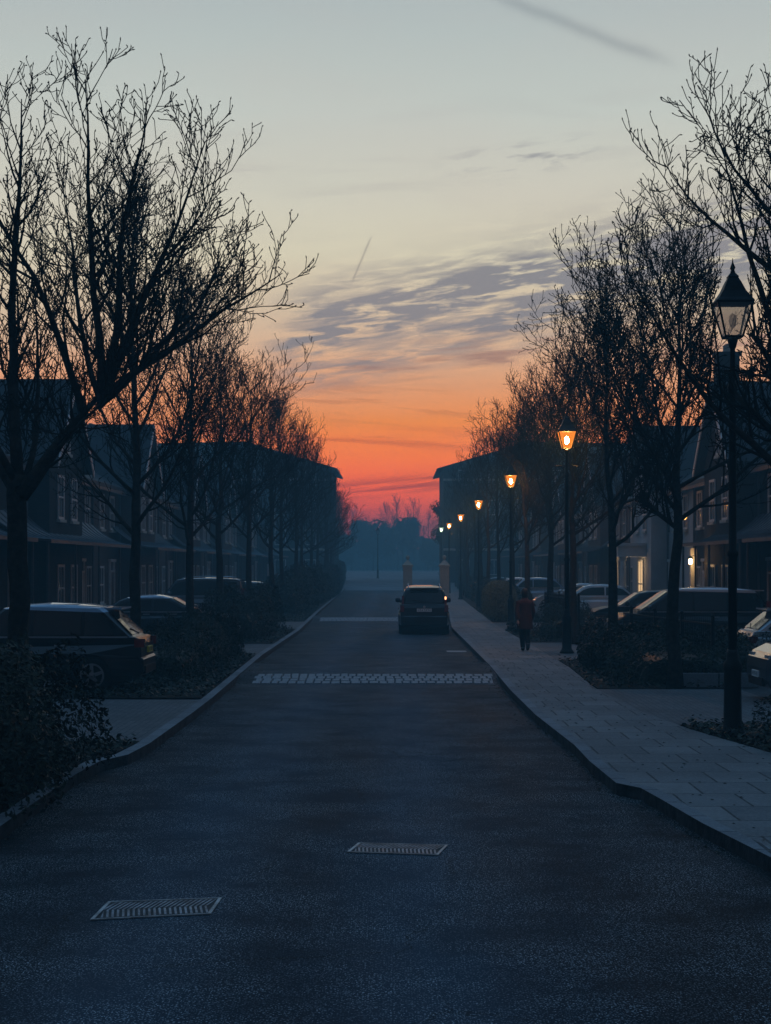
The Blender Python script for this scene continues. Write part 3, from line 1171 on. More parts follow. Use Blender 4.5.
# ------------------------------------------------------------------ street lamps
def lantern_parts(root, lit, cold=False, zb=5.35):
    """four-sided tapering lantern, wide at the eaves"""
    a, b, h = .115, .235, .46
    z0, z1 = zb, zb + h
    fr = MB()
    cr = [(-1, -1), (1, -1), (1, 1), (-1, 1)]
    for (sx, sy) in cr:
        fr.tube([(sx * a, sy * a, z0), (sx * b, sy * b, z1)], .014, 4)
    for (r, z, t) in ((a, z0, .016), (b, z1, .02)):
        for i in range(4):
            p, q = cr[i], cr[(i + 1) % 4]
            fr.tube([(p[0] * r, p[1] * r, z), (q[0] * r, q[1] * r, z)], t, 4)
    fr.build('lantern_frame', 'black_iron', root)
    rf = MB()
    prof = [(.30, z1 - .02), (.31, z1 + .015), (.27, z1 + .05), (.19, z1 + .15), (.125, z1 + .27), (.095, z1 + .33), (.10, z1 + .35), (.045, z1 + .40),
            (.03, z1 + .44), (.045, z1 + .47), (.012, z1 + .54), (.004, z1 + .60)]
    sq = [(r * 1.12 if k < 5 else r, z) for k, (r, z) in enumerate(prof)]
    rf.lathe(sq, 4 if True else 8, phase=math.pi / 4)
    rf.build('lantern_roof', 'black_iron', root)
    gl = MB()
    k_ = .96
    for i in range(4):
        p, q = cr[i], cr[(i + 1) % 4]
        gl.add([(p[0] * a * k_, p[1] * a * k_, z0), (q[0] * a * k_, q[1] * a * k_, z0), (q[0] * b * k_, q[1] * b * k_, z1), (p[0] * b * k_, p[1] * b * k_, z1)],
               [(0, 1, 2, 3)])
    gl.build('lantern_glass', ('lamp_pane_cold' if cold else 'lamp_pane') if lit else 'lantern_glass', root)
    bl = MB()
    zc = z0 + .22
    bl.lathe([(.015, zc - .10), (.042, zc - .06), (.056, zc - .0), (.042, zc + .06), (.01, zc + .10)], 12)
    bl.build('bulb', ('lamp_bulb_cold' if cold else 'lamp_bulb') if lit else 'lantern_glass', root)


def street_lamp(x, y, label, lit, cold=False, zb=5.35, group='heritage street lamps along the pavement'):
    root = empty('street_lamp', (x, y, zg(y) + ZP))
    tag(root, label, 'street lamp', group)
    m = MB()
    m.lathe([(.20, 0), (.17, .06), (.14, .10), (.125, .14), (.115, .85), (.13, .90), (.13, .95), (.09, 1.02), (.075, 1.10), (.07, 1.16)], 16)
    m.build('base', 'black_iron', root, True)
    m = MB()
    m.lathe([(.062, 1.15), (.058, 2.4), (.075, 2.42), (.075, 2.47), (.055, 2.50), (.048, 4.6), (.07, 4.63), (.07, 4.69), (.04, 4.75), (.034, zb - .16),
             (.05, zb - .13), (.06, zb - .08), (.075, zb - .04), (.04, zb - .005)], 12)
    m.build('column', 'black_iron', root, True)
    m = MB()
    m.tube([(-.30, 0, 4.9), (.30, 0, 4.9)], .014, 6)
    for s_ in (-1, 1):
        m.lathe([(.004, 0), (.024, .01), (.024, .035), (.004, .045)], 8, (s_ * .30, 0, 4.88))
    m.build('ladder_bar', 'black_iron', root)
    lantern_parts(root, lit, cold, zb)
    return root


street_lamp(4.53, 22.9, 'unlit black street lamp with a four-sided lantern, closest in its row', False)
lamp_y = [44.7, 66.3, 92, 117, 142, 166]
LN = ['first lit street lamp, glowing amber over the pavement', 'second lit amber street lamp, beyond the walker',
      'third lit amber street lamp along the pavement', 'fourth lit amber street lamp along the pavement',
      'fifth lit amber street lamp along the pavement', 'last and smallest lit street lamp, pale green light']
for i, y in enumerate(lamp_y):
    x = 4.5 + (0 if y < 120 else (y - 120) * .0)
    street_lamp(x, y, LN[i], True, cold=(i == 5))
street_lamp(-2.1, 208, 'distant unlit street lamp in front of the misty trees at the road end', False, group=None)


# ------------------------------------------------------------------ houses
def window(par, s, u, z0, z1, wd, v, facing='road', lit=False):
    """sash window in the plane v (distance in front of the facade line); frame with pane as its sub-part"""
    X = lambda vv: s * (FX - vv)
    fr, gl = MB(), MB()
    u0, u1 = u - wd / 2, u + wd / 2
    t = .07

    def bx(m, a, b, c, d, v0, v1):
        x0, x1 = sorted((X(v0), X(v1)))
        m.box(x0, x1, a, b, c, d)
    bx(fr, u0 - .02, u1 + .02, z0 - .02, z0 + t, v + .004, v + .06)
    bx(fr, u0 - .02, u1 + .02, z1 - t, z1 + .02, v + .004, v + .06)
    bx(fr, u0 - .02, u0 + t, z0 + t, z1 - t, v + .004, v + .06)
    bx(fr, u1 - t, u1 + .02, z0 + t, z1 - t, v + .004, v + .06)
    zm = (z0 + z1) / 2
    bx(fr, u0 + t, u1 - t, zm - .03, zm + .03, v + .006, v + .055)
    bx(fr, u - .015, u + .015, z0 + t, zm - .03, v + .008, v + .045)
    bx(fr, u - .015, u + .015, zm + .03, z1 - t, v + .008, v + .045)
    f = fr.build('window', 'white_paint', par)
    bx(gl, u0 + .03, u1 - .03, z0 + .03, z1 - .03, v + .003, v + .022)
    gl.build('pane', 'lit_room' if lit else 'pane', f)
    sl_ = MB()
    bx(sl_, u0 - .1, u1 + .1, z0 - .12, z0 - .02, v + .002, v + .12)
    sl_.build('sill', 'stone', f)


def door(par, s, u, v, pale=False, lit=False, zf=0.0):
    X = lambda vv: s * (FX - vv)

    def bx(m, a, b, c, d, v0, v1):
        x0, x1 = sorted((X(v0), X(v1)))
        m.box(x0, x1, a, b, c, d)
    m = MB()
    bx(m, u - .46, u + .46, zf, 2.05, v + .003, v + .05)
    for (a, b) in ((.25, .9), (1.05, 1.85)):
        for sx in (-.23, .23):
            bx(m, u + sx - .16, u + sx + .16, a, b, v + .05, v + .062)
    d = m.build('door', 'white_paint' if pale else 'dark_door', par)
    m = MB()
    for sx in (-.53, .53):
        bx(m, u + sx - .06, u + sx + .06, zf, 2.5, v + .002, v + .09)
    bx(m, u - .47, u + .47, 2.05, 2.13, v + .002, v + .09)
    bx(m, u - .66, u + .66, 2.5, 2.62, v + .002, v + .13)
    m.build('door_frame', 'white_paint', par)
    m = MB()
    bx(m, u - .46, u + .46, 2.13, 2.50, v + .003, v + .03)
    m.build('fanlight', 'lit_room' if lit else 'pane', par)
    m = MB()
    cy = u + .36
    m.lathe([(.02, -.03), (.03, 0), (.02, .03)], 8, (X(v + .09), cy, 1.05))
    m.build('handle', 'chrome', d)


FX = 11.6


def house(s, yc, label, wallm='brick_wall', canopy=(-5, 12), portico=None, lit_win=None, wing_lit=False, chim=True, group=None, detail=True):
    """s=-1/+1 side of the road; yc = centre of the gabled wing, local u measured from yc"""
    root = empty('terraced_house', (0, yc, zg(yc) + .08))
    tag(root, label, 'house', group)
    X = lambda vv: s * (FX - vv)

    def bx(m, u0, u1, v0, v1, z0, z1):
        x0, x1 = sorted((X(v0), X(v1)))
        m.box(x0, x1, u0, u1, z0, z1)
    # main range behind (recessed) and the gabled wing
    m = MB()
    bx(m, -9.3, 9.6, -9.0, -.8, -.2, 5.7)
    m.build('wall', wallm, root)
    m = MB()
    hw = 3.0
    pts = [(X(0), -hw, -.2), (X(0), hw, -.2), (X(0), hw, 6.0), (X(0), 0, 8.72), (X(0), -hw, 6.0)]
    m.slab(pts, (s * 8.2, 0, 0))
    m.build('gabled_wing', wallm, root)
    # roofs
    m = MB()
    e, ez = .35, 5.65
    A = [(X(-.45), -9.5, 5.62), (X(-.45), 9.8, 5.62), (X(-4.9), 9.8, 8.0), (X(-4.9), -9.5, 8.0)]
    B = [(X(-9.35), -9.5, 5.62), (X(-9.35), 9.8, 5.62), (X(-4.9), 9.8, 8.0), (X(-4.9), -9.5, 8.0)]
    m.slab(A, (0, 0, .14))
    m.slab(B, (0, 0, .139))
    # gable ends closed under the slates
    for u in (-9.3, 9.6):
        m.slab([(X(-.8), u, 5.66), (X(-9.0), u, 5.66), (X(-4.9), u, 7.95)], (0, -.2 if u > 0 else .2, 0))
    rf = m.build('roof', 'slate', root)
    m = MB()
    for sg in (-1, 1):
        q = [(X(.35), sg * (hw + .35), 5.72), (X(.35), 0, 8.78), (X(-8.6), 0, 8.78), (X(-8.6), sg * (hw + .35), 5.72)]
        m.slab(q, (0, 0, .15))
    m.build('wing_roof', 'slate', root)
    m = MB()
    for sg in (-1, 1):
        q = [(X(.352), sg * (hw + .36), 5.58), (X(.352), sg * .01, 8.66), (X(.352), sg * .01, 8.90), (X(.352), sg * (hw + .36), 5.84)]
        m.slab(q, (-s * .04, 0, 0))
    m.build('bargeboard', 'white_paint', root)
    if chim:
        m = MB()
        cv, cu, cz0, cz1 = (-4.9, -6.2, 7.6, 9.6) if chim is True else chim
        bx(m, cu - .42, cu + .42, cv - .4, cv + .4, cz0, cz1)
        bx(m, cu - .50, cu + .50, cv - .47, cv + .47, cz1, cz1 + .14)
        c = m.build('chimney', wallm, root)
        for k in (-.26, .0, .26):
            p = MB()
            p.lathe([(.11, cz1 + .14), (.09, cz1 + .38), (.11, cz1 + .41), (.11, cz1 + .45)], 10, (X(cv), cu + k, 0))
            p.build('chimney_pot', 'stone', c)
    # windows: wing
    window(root, s, -1.2, 3.95, 5.45, 1.0, 0)
    window(root, s, 1.2, 3.95, 5.45, 1.0, 0, lit=wing_lit)
    window(root, s, 0, 6.3, 7.3, .8, 0)
    if portico is None:
        window(root, s, -1.2, .75, 2.35, 1.1, 0)
        window(root, s, 1.2, .75, 2.35, 1.1, 0)
    # recessed range
    for u in (-7.6, -5.0, 4.6, 6.4, 8.3):
        window(root, s, u, 3.9, 5.35, 1.0, -.8)
    for u in ((-7.7, 5.2, 8.6) if portico is None else (5.2, 8.6)):
        window(root, s, u, .75, 2.3, 1.1, -.8, lit=(lit_win is not None and abs(u - lit_win) < .1))
    door(root, s, -5.1 if portico is None else -4.0, -.8, pale=False)
    door(root, s, 6.9, -.8, pale=True)
    # downpipes and gutter
    for u in (-3.3, 3.25, 9.2):
        m = MB()
        vv = -.8 + .1
        m.tube([(X(vv), u, 0), (X(vv), u, 5.5)], .045, 6)
        m.build('downpipe', 'lead', root)
    for (a_, b_) in ((-9.5, -3.2), (3.2, 9.8)):
        m = MB()
        bx(m, a_, b_, -.55, -.42, 5.46, 5.60)
        m.build('gutter', 'pipe_iron', root)
    # swept lead canopy over the ground floor, on thin posts
    if canopy:
        c0, c1 = canopy
        m = MB()
        prof = []
        for k in range(9):
            t = k / 8
            v_ = -.82 + 2.05 * t
            z_ = 3.12 + .98 * (1 - t) ** 2.3
            prof.append((v_, z_))
        for (a, b) in zip(prof, prof[1:]):
            m.add([(X(a[0]), c0, a[1]), (X(a[0]), c1, a[1]), (X(b[0]), c1, b[1]), (X(b[0]), c0, b[1]),
                   (X(a[0]), c0, a[1] - .05), (X(a[0]), c1, a[1] - .05), (X(b[0]), c1, b[1] - .05), (X(b[0]), c0, b[1] - .05)],
                  [(0, 1, 2, 3), (4, 5, 6, 7), (0, 3, 7, 4), (1, 2, 6, 5)])
        x0, x1 = sorted((X(1.18), X(1.25)))
        m.box(x0, x1, c0 - .03, c1 + .03, 3.02, 3.13)
        cn = m.build('canopy', 'lead', root)
        u = c0
        i = 0
        while u < c1 + .01:
            p = MB()
            p.tube([(X(a), u, b + .015) for a, b in prof], .022, 5)
            p.build('batten', 'lead', cn)
            u += (c1 - c0) / 20
            i += 1
        for k in range(5):
            u = c0 + .15 + (c1 - c0 - .3) * k / 4
            p = MB()
            p.tube([(X(1.12), u, .02), (X(1.12), u, 3.04)], .04, 8)
            p.build('post', 'pipe_iron', root)
    if portico is not None:
        u = portico
        m = MB()
        bx(m, u - 1.5, u + 1.5, 0.005, 1.3, 2.75, 3.25)
        bx(m, u - 1.6, u + 1.6, .005, 1.4, 3.25, 3.38)
        p = m.build('portico', 'white_paint', root)
        for sx in (-1.25, 1.25):
            m = MB()
            m.lathe([(.19, 0), (.19, .12), (.14, .18), (.12, 2.55), (.17, 2.62), (.17, 2.76)], 12, (X(1.05), u + sx, 0))
            m.build('column', 'white_paint', p)
        window(root, s, u, .35, 2.6, 1.6, .005, lit=True)
    return root


GHL, GHR = 'houses of the terrace across from the lamps', 'houses of the terrace on the lamp side'
lab = 'dark brick house with a swept metal canopy, %s in the terrace across from the lamps'
H = [house(-1, 41, lab % 'first', 'brick_dark', (-9, 8.5), group=GHL)]
H.append(house(-1, 60.3, lab % 'second', 'brick_dark', (-8.9, 9.2), group=GHL))
proto = house(-1, 79.6, lab % 'third', 'brick_wall', (-5, 9), group=GHL)
for i, y in enumerate((98.9, 118.2, 137.5, 156.8)):
    c = copy_tree(proto)
    c.location = (0, y, zg(y) + .08)
    c['label'] = lab % ORD[i + 3]
lab = 'house with a gabled wing, %s in the terrace on the lamp side'
house(1, 41.7, 'dark brick house with a canopy behind the cars beside the unlit lamp post', 'brick_dark', (-9, 9.2), group=GHR)
hw2 = house(1, 61.0, 'dark brick house with a swept metal canopy and a lit wall lantern', 'brick_dark', (-9.3, 1.2), group=GHR, chim=(-.9, 3.3, 6.0, 10.2))
hp = house(1, 80.3, 'pale rendered house with a white portico and warm lit window', 'render_pale', None, portico=0, group=GHR)
proto = house(1, 99.6, lab % 'fourth', 'brick_wall', (-5, 9), group=GHR)
for i, y in enumerate((118.9, 138.2, 157.5)):
    c = copy_tree(proto)
    c.location = (0, y, zg(y) + .08)
    c['label'] = lab % ORD[i + 4]


def wall_lantern(par, x, y, z, k=1.0):
    m = MB()
    m.tube([(x + .30, y, z + .12), (x + .12, y, z + .22), (x, y, z + .16)], .014, 5)
    m.lathe([(.12, z + .10), (.02, z + .2)], 4, (x, y, 0))
    m.lathe([(.05, z - .15), (.06, z - .12)], 6, (x, y, 0))
    wl = m.build('wall_lantern', 'black_iron', par)
    m = MB()
    m.lathe([(.05, z - .11), (.075, z), (.055, z + .09)], 10, (x, y, 0))
    m.build('bulb', 'wall_bulb', wl)
    l = bpy.data.lights.new('lantern_light', 'POINT')
    l.energy = 16 * k
    l.color = (1, .55, .2)
    l.shadow_soft_size = .08
    lo = bpy.data.objects.new('lantern_light', l)
    COL.objects.link(lo)
    lo.parent = wl
    lo.location = (x - .14, y, z)


wall_lantern(hw2, 11.15, 3.4, 2.5)
# pale porch post beside the lantern, catching its light
m = MB()
m.box(11.25, 11.48, 3.9, 4.15, 0, 3.0)
m.build('porch_post', 'white_paint', hw2)
# light spilling at the portico
l = bpy.data.lights.new('porch_light', 'POINT')
l.energy = 18
l.color = (1, .68, .38)
l.shadow_soft_size = .1
lo = bpy.data.objects.new('porch_light', l)
COL.objects.link(lo)
lo.parent = hp
lo.location = (10.9, -.5, 2.3)


# big gable-ended blocks closing the street
def block(s, xe, y0, label):
    zb = zg(y0)
    root = empty('apartment_block', (0, y0, zb))
    tag(root, label, 'building', 'apartment blocks facing each other at the end of the street')
    x1 = s * xe
    wdt = 25.0
    x2 = s * (xe + wdt)
    ez, rz_ = 13.0 - zb, 15.7 - zb
    m = MB()
    m.slab([(x1, 0, -.5), (x2, 0, -.5), (x2, 0, ez), (s * (xe + 9.2), 0, rz_ - .1), (x1, 0, ez)], (0, 18, 0))
    m.build('wall', 'render_pale' if False else 'brick_dark', root)
    m = MB()
    sl1 = [(s * (xe - .75), -.6, ez - .22), (s * (xe + 9.2), -.6, rz_), (s * (xe + 9.2), 18.6, rz_), (s * (xe - .75), 18.6, ez - .22)]
    m.slab(sl1, (0, 0, .22))
    sl2 = [(s * (xe + 9.2), -.6, rz_), (s * (xe + wdt + .6), -.6, rz_ - .3), (s * (xe + wdt + .6), 18.6, rz_ - .3), (s * (xe + 9.2), 18.6, rz_)]
    m.slab(sl2, (0, 0, .219))
    m.build('roof', 'slate', root)
    m = MB()
    xs = sorted((x1 - s * .02, x2))
    for zz in (3.6, 11.2):
        m.box(xs[0], xs[1], -.09, -.003, zz, zz + .25)
    m.build('string_course', 'stone', root)
    for fl in range(4):
        for k in range(6):
            xc = s * (xe + 2.2 + 3.3 * k)
            z0 = 1.0 + 3.25 * fl
            f = MB()
            f.box(xc - .62, xc + .62, -.06, -.004, z0 - .04, z0 + 1.64)
            fo = f.build('window', 'white_paint', root)
            g = MB()
            g.box(xc - .53, xc - .03, -.075, -.061, z0 + .05, z0 + 1.55)
            g.box(xc + .03, xc + .53, -.075, -.061, z0 + .05, z0 + 1.55)
            g.build('pane', 'pane', fo)


block(-1, 7.0, 186, 'misty four-storey block with a sloping roof, beyond the terrace across from the lamps')
block(1, 5.3, 186, 'misty four-storey block with a sloping roof, beyond the row of lit lamps')


# ------------------------------------------------------------------ gate piers, railing
def pier(x, y, label):
    root = empty('gate_pier', (x, y, zg(y) + .05))
    tag(root, label, 'gate pier', 'stone gate piers at the street end')
    m = MB()
    m.box(-.42, .42, -.42, .42, 0, .25)
    m.box(-.34, .34, -.34, .34, .25, 2.3)
    m.build('shaft', 'pier_stone', root)
    m = MB()
    m.box(-.42, .42, -.42, .42, 2.302, 2.42)
    m.lathe([(.56, 2.42), (.10, 2.78)], 4, phase=math.pi / 4)
    c = m.build('cap', 'pier_stone', root)
    m = MB()
    m.lathe([(.05, 2.76), (.05, 2.82), (.12, 2.90), (.15, 3.0), (.12, 3.10), (.02, 3.16)], 12)
    m.build('finial', 'pier_stone', c, True)


pier(.95, 128, 'pale stone gate pier with a ball finial, seen above the car on the road')
pier(3.62, 125, 'pale stone gate pier with a ball finial, beside the row of lamps')


def railing(x0, y0, x1, y1, h, label):
    L = math.hypot(x1 - x0, y1 - y0)
    root = empty('iron_railing', (x0, y0, zg(y0) + ZP), math.atan2(y1 - y0, x1 - x0))
    tag(root, label, 'railing')
    m = MB()
    for z in (.18, h - .12):
        m.box(0, L, -.02, .02, z, z + .035)
    m.build('rail', 'black_iron', root)
    m = MB()
    n = int(L / .14)
    for i in range(n + 1):
        x = L * i / n
        m.tube([(x, 0, .05), (x, 0, h - .02), (x, 0, h + .06)], [.009, .009, .002], 5)
    m.build('lattice_bars', 'black_iron', root)
    for k in range(int(L / 2.4) + 1):
        p = MB()
        x = min(L - .03, k * 2.4 + .03)
        p.box(x - .03, x + .03, -.03, .03, -.05, h + .04)
        p.lathe([(.035, 0), (.045, .03), (.01, .08)], 8, (x, 0, h + .04))
        p.build('post', 'black_iron', root)


railing(6.15, 33.0, 5.5, 41.0, 1.25, 'black iron railing with pointed bars beside the second tree on the lamp side')
railing(5.55, 51.5, 5.3, 60.5, 1.35, 'black iron railing with pointed bars in front of the silver car')
railing(6.3, 19.0, 5.95, 24.3, 1.15, 'short black iron railing by the bush at the unlit lamp post')
mb = MB()
mb.box(-.75, .75, -.1, .1, 0, .26)
o = mb.build('kerb_block', 'kerbstone', loc=(6.1, 32.2, ZP), rz=.03)
tag(o, 'low pale stone edging block at the back of the driveway crossing', 'stone block')


# ------------------------------------------------------------------ cars
def interp2(tb, x):
    return interp(tb, x)


def make_car(label, kind, paint, loc, rz, roof_paint_sky=None, strip_=False, plates=('plate_yellow', 'plate_white'), group='cars parked in the bays', rear_reflection=False, name='parked_car'):
    K = {
        'estate': dict(L=4.45, W=1.80, H=1.62, wb=2.62, Rw=.335, belt=1.02, hood=.98, cowl=1.0, rf=.35, rr=-1.52, re=-2.06, nose=.80),
        'suv': dict(L=4.35, W=1.80, H=1.70, wb=2.62, Rw=.35, belt=1.06, hood=1.02, cowl=1.02, rf=.42, rr=-1.78, re=-2.05, nose=.84),
        'mpv': dict(L=4.65, W=1.83, H=1.70, wb=2.78, Rw=.34, belt=1.02, hood=.96, cowl=1.55, rf=.65, rr=-1.75, re=-2.2, nose=.80),
        'saloon': dict(L=4.6, W=1.80, H=1.44, wb=2.72, Rw=.33, belt=.94, hood=.90, cowl=1.15, rf=.35, rr=-.98, re=-1.72, nose=.72),
        'hatch': dict(L=4.1, W=1.75, H=1.48, wb=2.52, Rw=.32, belt=.95, hood=.92, cowl=1.05, rf=.35, rr=-1.35, re=-1.9, nose=.74),
        'boxy': dict(L=4.1, W=1.76, H=1.82, wb=2.65, Rw=.33, belt=1.08, hood=1.02, cowl=1.3, rf=.75, rr=-1.88, re=-2.0, nose=.86),
    }[kind]
    L, Wd, Hh, wb, Rw = K['L'], K['W'], K['H'], K['wb'], K['Rw']
    belt, hood, cowl, rf, rr, re, nose = K['belt'], K['hood'], K['cowl'], K['rf'], K['rr'], K['re'], K['nose']
    h = L / 2
    root = empty(name, loc, rz)
    tag(root, label, 'car', group)

    def plan(x):
        t = abs(x) / h
        return 1 - .10 * max(0, (t - .72) / .28) ** 1.8

    def yl(z):      # half width of the lower body by height
        return Wd / 2 * (1 - .05 * max(0, (z - .72) / .35) - .04 * max(0, (.45 - z) / .25))

    def yu(z):
        return Wd / 2 * .95 - .02 - max(0, z - belt) * {'boxy': .14, 'suv': .33}.get(kind, .26)

    # --- lower body outline with wheel arches
    ra = Rw + .06
    out = []
    tail = belt - .02 if kind != 'saloon' else belt - .01
    out += [(-h + .06, .32), (-h, .42), (-h + .0, .62), (-h + .04, .66), (-h + .05, tail - .1), (-h + .10, tail)]
    if kind == 'saloon':
        out += [(re + .0, belt + .02)]
    else:
        out += [(re, belt)]
    out += [(-.6, belt), (cowl - .1, belt), (cowl, hood + .03), (cowl + .35, hood), (h - .35, hood - .07), (h - .12, nose), (h - .03, nose - .1), (h, .58), (h, .40), (h - .08, .26)]
    for cx in (wb / 2, -wb / 2):
        for k in range(0, 11):
            a = math.pi * k / 10
            x_, z_ = cx + ra * math.cos(a), Rw + ra * math.sin(a)
            out.append((x_, max(z_, .24)))
    body = MB()

    def layers(mb, outline, half, scales, cap=True):
        cx = sum(p[0] for p in outline) / len(outline)
        cz = (max(p[1] for p in outline) + min(p[1] for p in outline)) / 2
        n = len(outline)
        vs, fs = [], []
        for (fy, ins) in scales:
            for (x, z) in outline:
                # pull towards the centre line by a fixed inset
                ddx, ddz = cx - x, cz - z
                dl = math.hypot(ddx, ddz) or 1
                xx, zz = x + ddx / dl * ins, z + ddz / dl * ins
                vs.append((xx, fy * half(z) * plan(x), zz))
        for i in range(len(scales) - 1):
            for k in range(n):
                k2 = (k + 1) % n
                fs.append((i * n + k, i * n + k2, (i + 1) * n + k2, (i + 1) * n + k))
        mb.add(vs, fs)
        for base in (0, (len(scales) - 1) * n):
            ring = [Vector((outline[k][0], outline[k][1], 0)) for k in range(n)]
            tris = tessellate_polygon([ring])
            o = len(mb.v) - len(vs)
            for t in tris:
                mb.f.append(tuple(o + base + i for i in t))
                mb.mi.append(mb.cur)
    layers(body, out, yl, [(-1, .045), (-.985, .012), (-.955, 0), (-.5, 0), (.5, 0), (.955, 0), (.985, .012), (1, .045)])
    body.build('body', paint, root)
    # --- dark inner wheel housings and sill
    m = MB()
    for cx in (wb / 2, -wb / 2):
        m.lathe([(ra + .01, -Wd / 2 * .86), (ra + .01, Wd / 2 * .86)], 16, (cx, 0, Rw), 'y')
    m.box(-h + .2, h - .2, -Wd / 2 * .9, Wd / 2 * .9, .24, .36)
    m.build('underbody', 'trim', root)
    # --- greenhouse
    if kind == 'saloon':
        gl = [(re, belt - .02), (rr - .25, Hh - .17), (rr, Hh - .07), (rr + .45, Hh - .02), (-.1, Hh), (rf - .25, Hh - .02), (rf, Hh - .08), (cowl, belt - .02)]
    else:
        gl = [(re, belt - .02), (rr - .06, Hh - .14), (rr + .06, Hh - .06), (rr + .5, Hh - .02), (-.5, Hh), (rf - .3, Hh - .02), (rf, Hh - .08), (cowl, belt - .02)]
    m = MB()
    layers(m, gl, yu, [(-1, .085), (-.955, .045), (-.86, .012), (-.5, -.018), (.5, -.018), (.86, .012), (.955, .045), (1, .085)])
    m.mi = [1 if sum(m.v[i][2] for i in f) / len(f) > Hh - .12 else 0 for f in m.f]
    m.build('roof', [paint, roof_paint_sky or paint], root)  # a roof colour unlike the body paints in reflected sky
    prof = [(p[0], p[1]) for p in gl]

    def roofz(x):
        return interp(prof, x)

    def pane_side(x0, x1, sg, top=.13, bot=.035):
        n = 7
        low, hi = [], []
        for k in range(n + 1):
            x = x0 + (x1 - x0) * k / n
            zt = roofz(x) - top
            zb_ = belt + bot
            if zt > zb_ + .01:
                low.append((x, zb_))
                hi.append((x, zt))
        pts = low + hi[::-1]
        if len(pts) < 4:
            return
        P3 = [(x, sg * (yu(z) * plan(x) * 1.0 + .006), z) for x, z in pts]
        m = MB()
        m.slab(P3, (0, -sg * .012, 0))
        m.build('side_window', 'car_glass', root)
    sx0 = re + .22 if kind != 'saloon' else re + .42
    sx1 = cowl - .22
    cuts = {'estate': [.0, .27, .62, 1], 'suv': [0, .22, .6, 1], 'mpv': [0, .25, .60, .92, 1], 'saloon': [0, .5, 1], 'hatch': [0, .45, 1], 'boxy': [0, .3, .64, 1]}[kind]
    for sg in (-1, 1):
        for a, b in zip(cuts, cuts[1:]):
            pane_side(sx0 + (sx1 - sx0) * a + .035, sx0 + (sx1 - sx0) * b - .035, sg)

    def screen(p0, p1, name_, inset=.10, push=.012):
        (xa, za), (xb, zb_) = p0, p1
        nrm = Vector((zb_ - za, 0, -(xb - xa))).normalized()
        if nrm.x * (1 if xa > 0 else -1) < 0:
            nrm = -nrm
        m = MB()
        ys = [-1, -.5, 0, .5, 1]
        vs = []
        for (x, z, ins) in ((xa, za, inset), (xb, zb_, inset)):
            for t in ys:
                yy = t * (yu(z) * plan(x) - ins)
                vs.append((x + nrm.x * (push + .01 * (1 - t * t)), yy, z + nrm.z * (push + .01 * (1 - t * t))))
        m.add(vs, [(i, i + 1, i + 6, i + 5) for i in range(4)])
        # give the sheet its thickness
        m.add([(v[0] - nrm.x * .02, v[1], v[2] - nrm.z * .02) for v in vs], [(i, i + 5, i + 6, i + 1) for i in range(4)])
        m.build(name_, 'car_glass', root)
    g = lambda a, b, t: (a[0] + (b[0] - a[0]) * t, a[1] + (b[1] - a[1]) * t)
    screen(g(gl[0], gl[1], .12), g(gl[0], gl[1], .92), 'rear_window')
    screen(g(gl[7], gl[6], .10), g(gl[7], gl[6], .93), 'windscreen')
    # --- wheels
    for cx in (wb / 2, -wb / 2):
        for sg in (-1, 1):
            yc = sg * (Wd / 2 - .12)
            t = MB()
            t.lathe([(Rw * .62, -.10), (Rw * .93, -.105), (Rw, -.08), (Rw, .08), (Rw * .93, .105), (Rw * .62, .10)], 24, (cx, yc, Rw), 'y')
            wh = t.build('wheel', 'tyre', root, True)
            r_ = MB()
            yo = yc + sg * .098
            nr = 24
            ring = []
            for (rr_, hh_) in ((Rw * .66, 0), (Rw * .66, .012), (Rw * .57, .012), (Rw * .55, -.004)):
                ring += [(cx + rr_ * math.cos(2 * math.pi * k / nr), yo + sg * hh_, Rw + rr_ * math.sin(2 * math.pi * k / nr)) for k in range(nr)]
            r_.add(ring, [(i * nr + k, i * nr + (k + 1) % nr, (i + 1) * nr + (k + 1) % nr, (i + 1) * nr + k) for i in range(3) for k in range(nr)])
            for k in range(5):
                a = 2 * math.pi * k / 5 + .3
                ca, sa = math.cos(a), math.sin(a)
                px_, pz_ = -sa * .035, ca * .035
                q = [(cx + ca * .03 + px_, yo + sg * .016, Rw + sa * .03 + pz_), (cx + ca * .03 - px_, yo + sg * .016, Rw + sa * .03 - pz_),
                     (cx + ca * Rw * .6 - px_ * .8, yo + sg * .016, Rw + sa * Rw * .6 - pz_ * .8), (cx + ca * Rw * .6 + px_ * .8, yo + sg * .016, Rw + sa * Rw * .6 + pz_ * .8)]
                r_.slab(q, (0, sg * .012, 0))
            r_.lathe([(.055, -.01), (.05, .035), (.02, .04)], 12, (cx, yo, Rw), 'y')
            r_.build('rim', 'rim', wh)
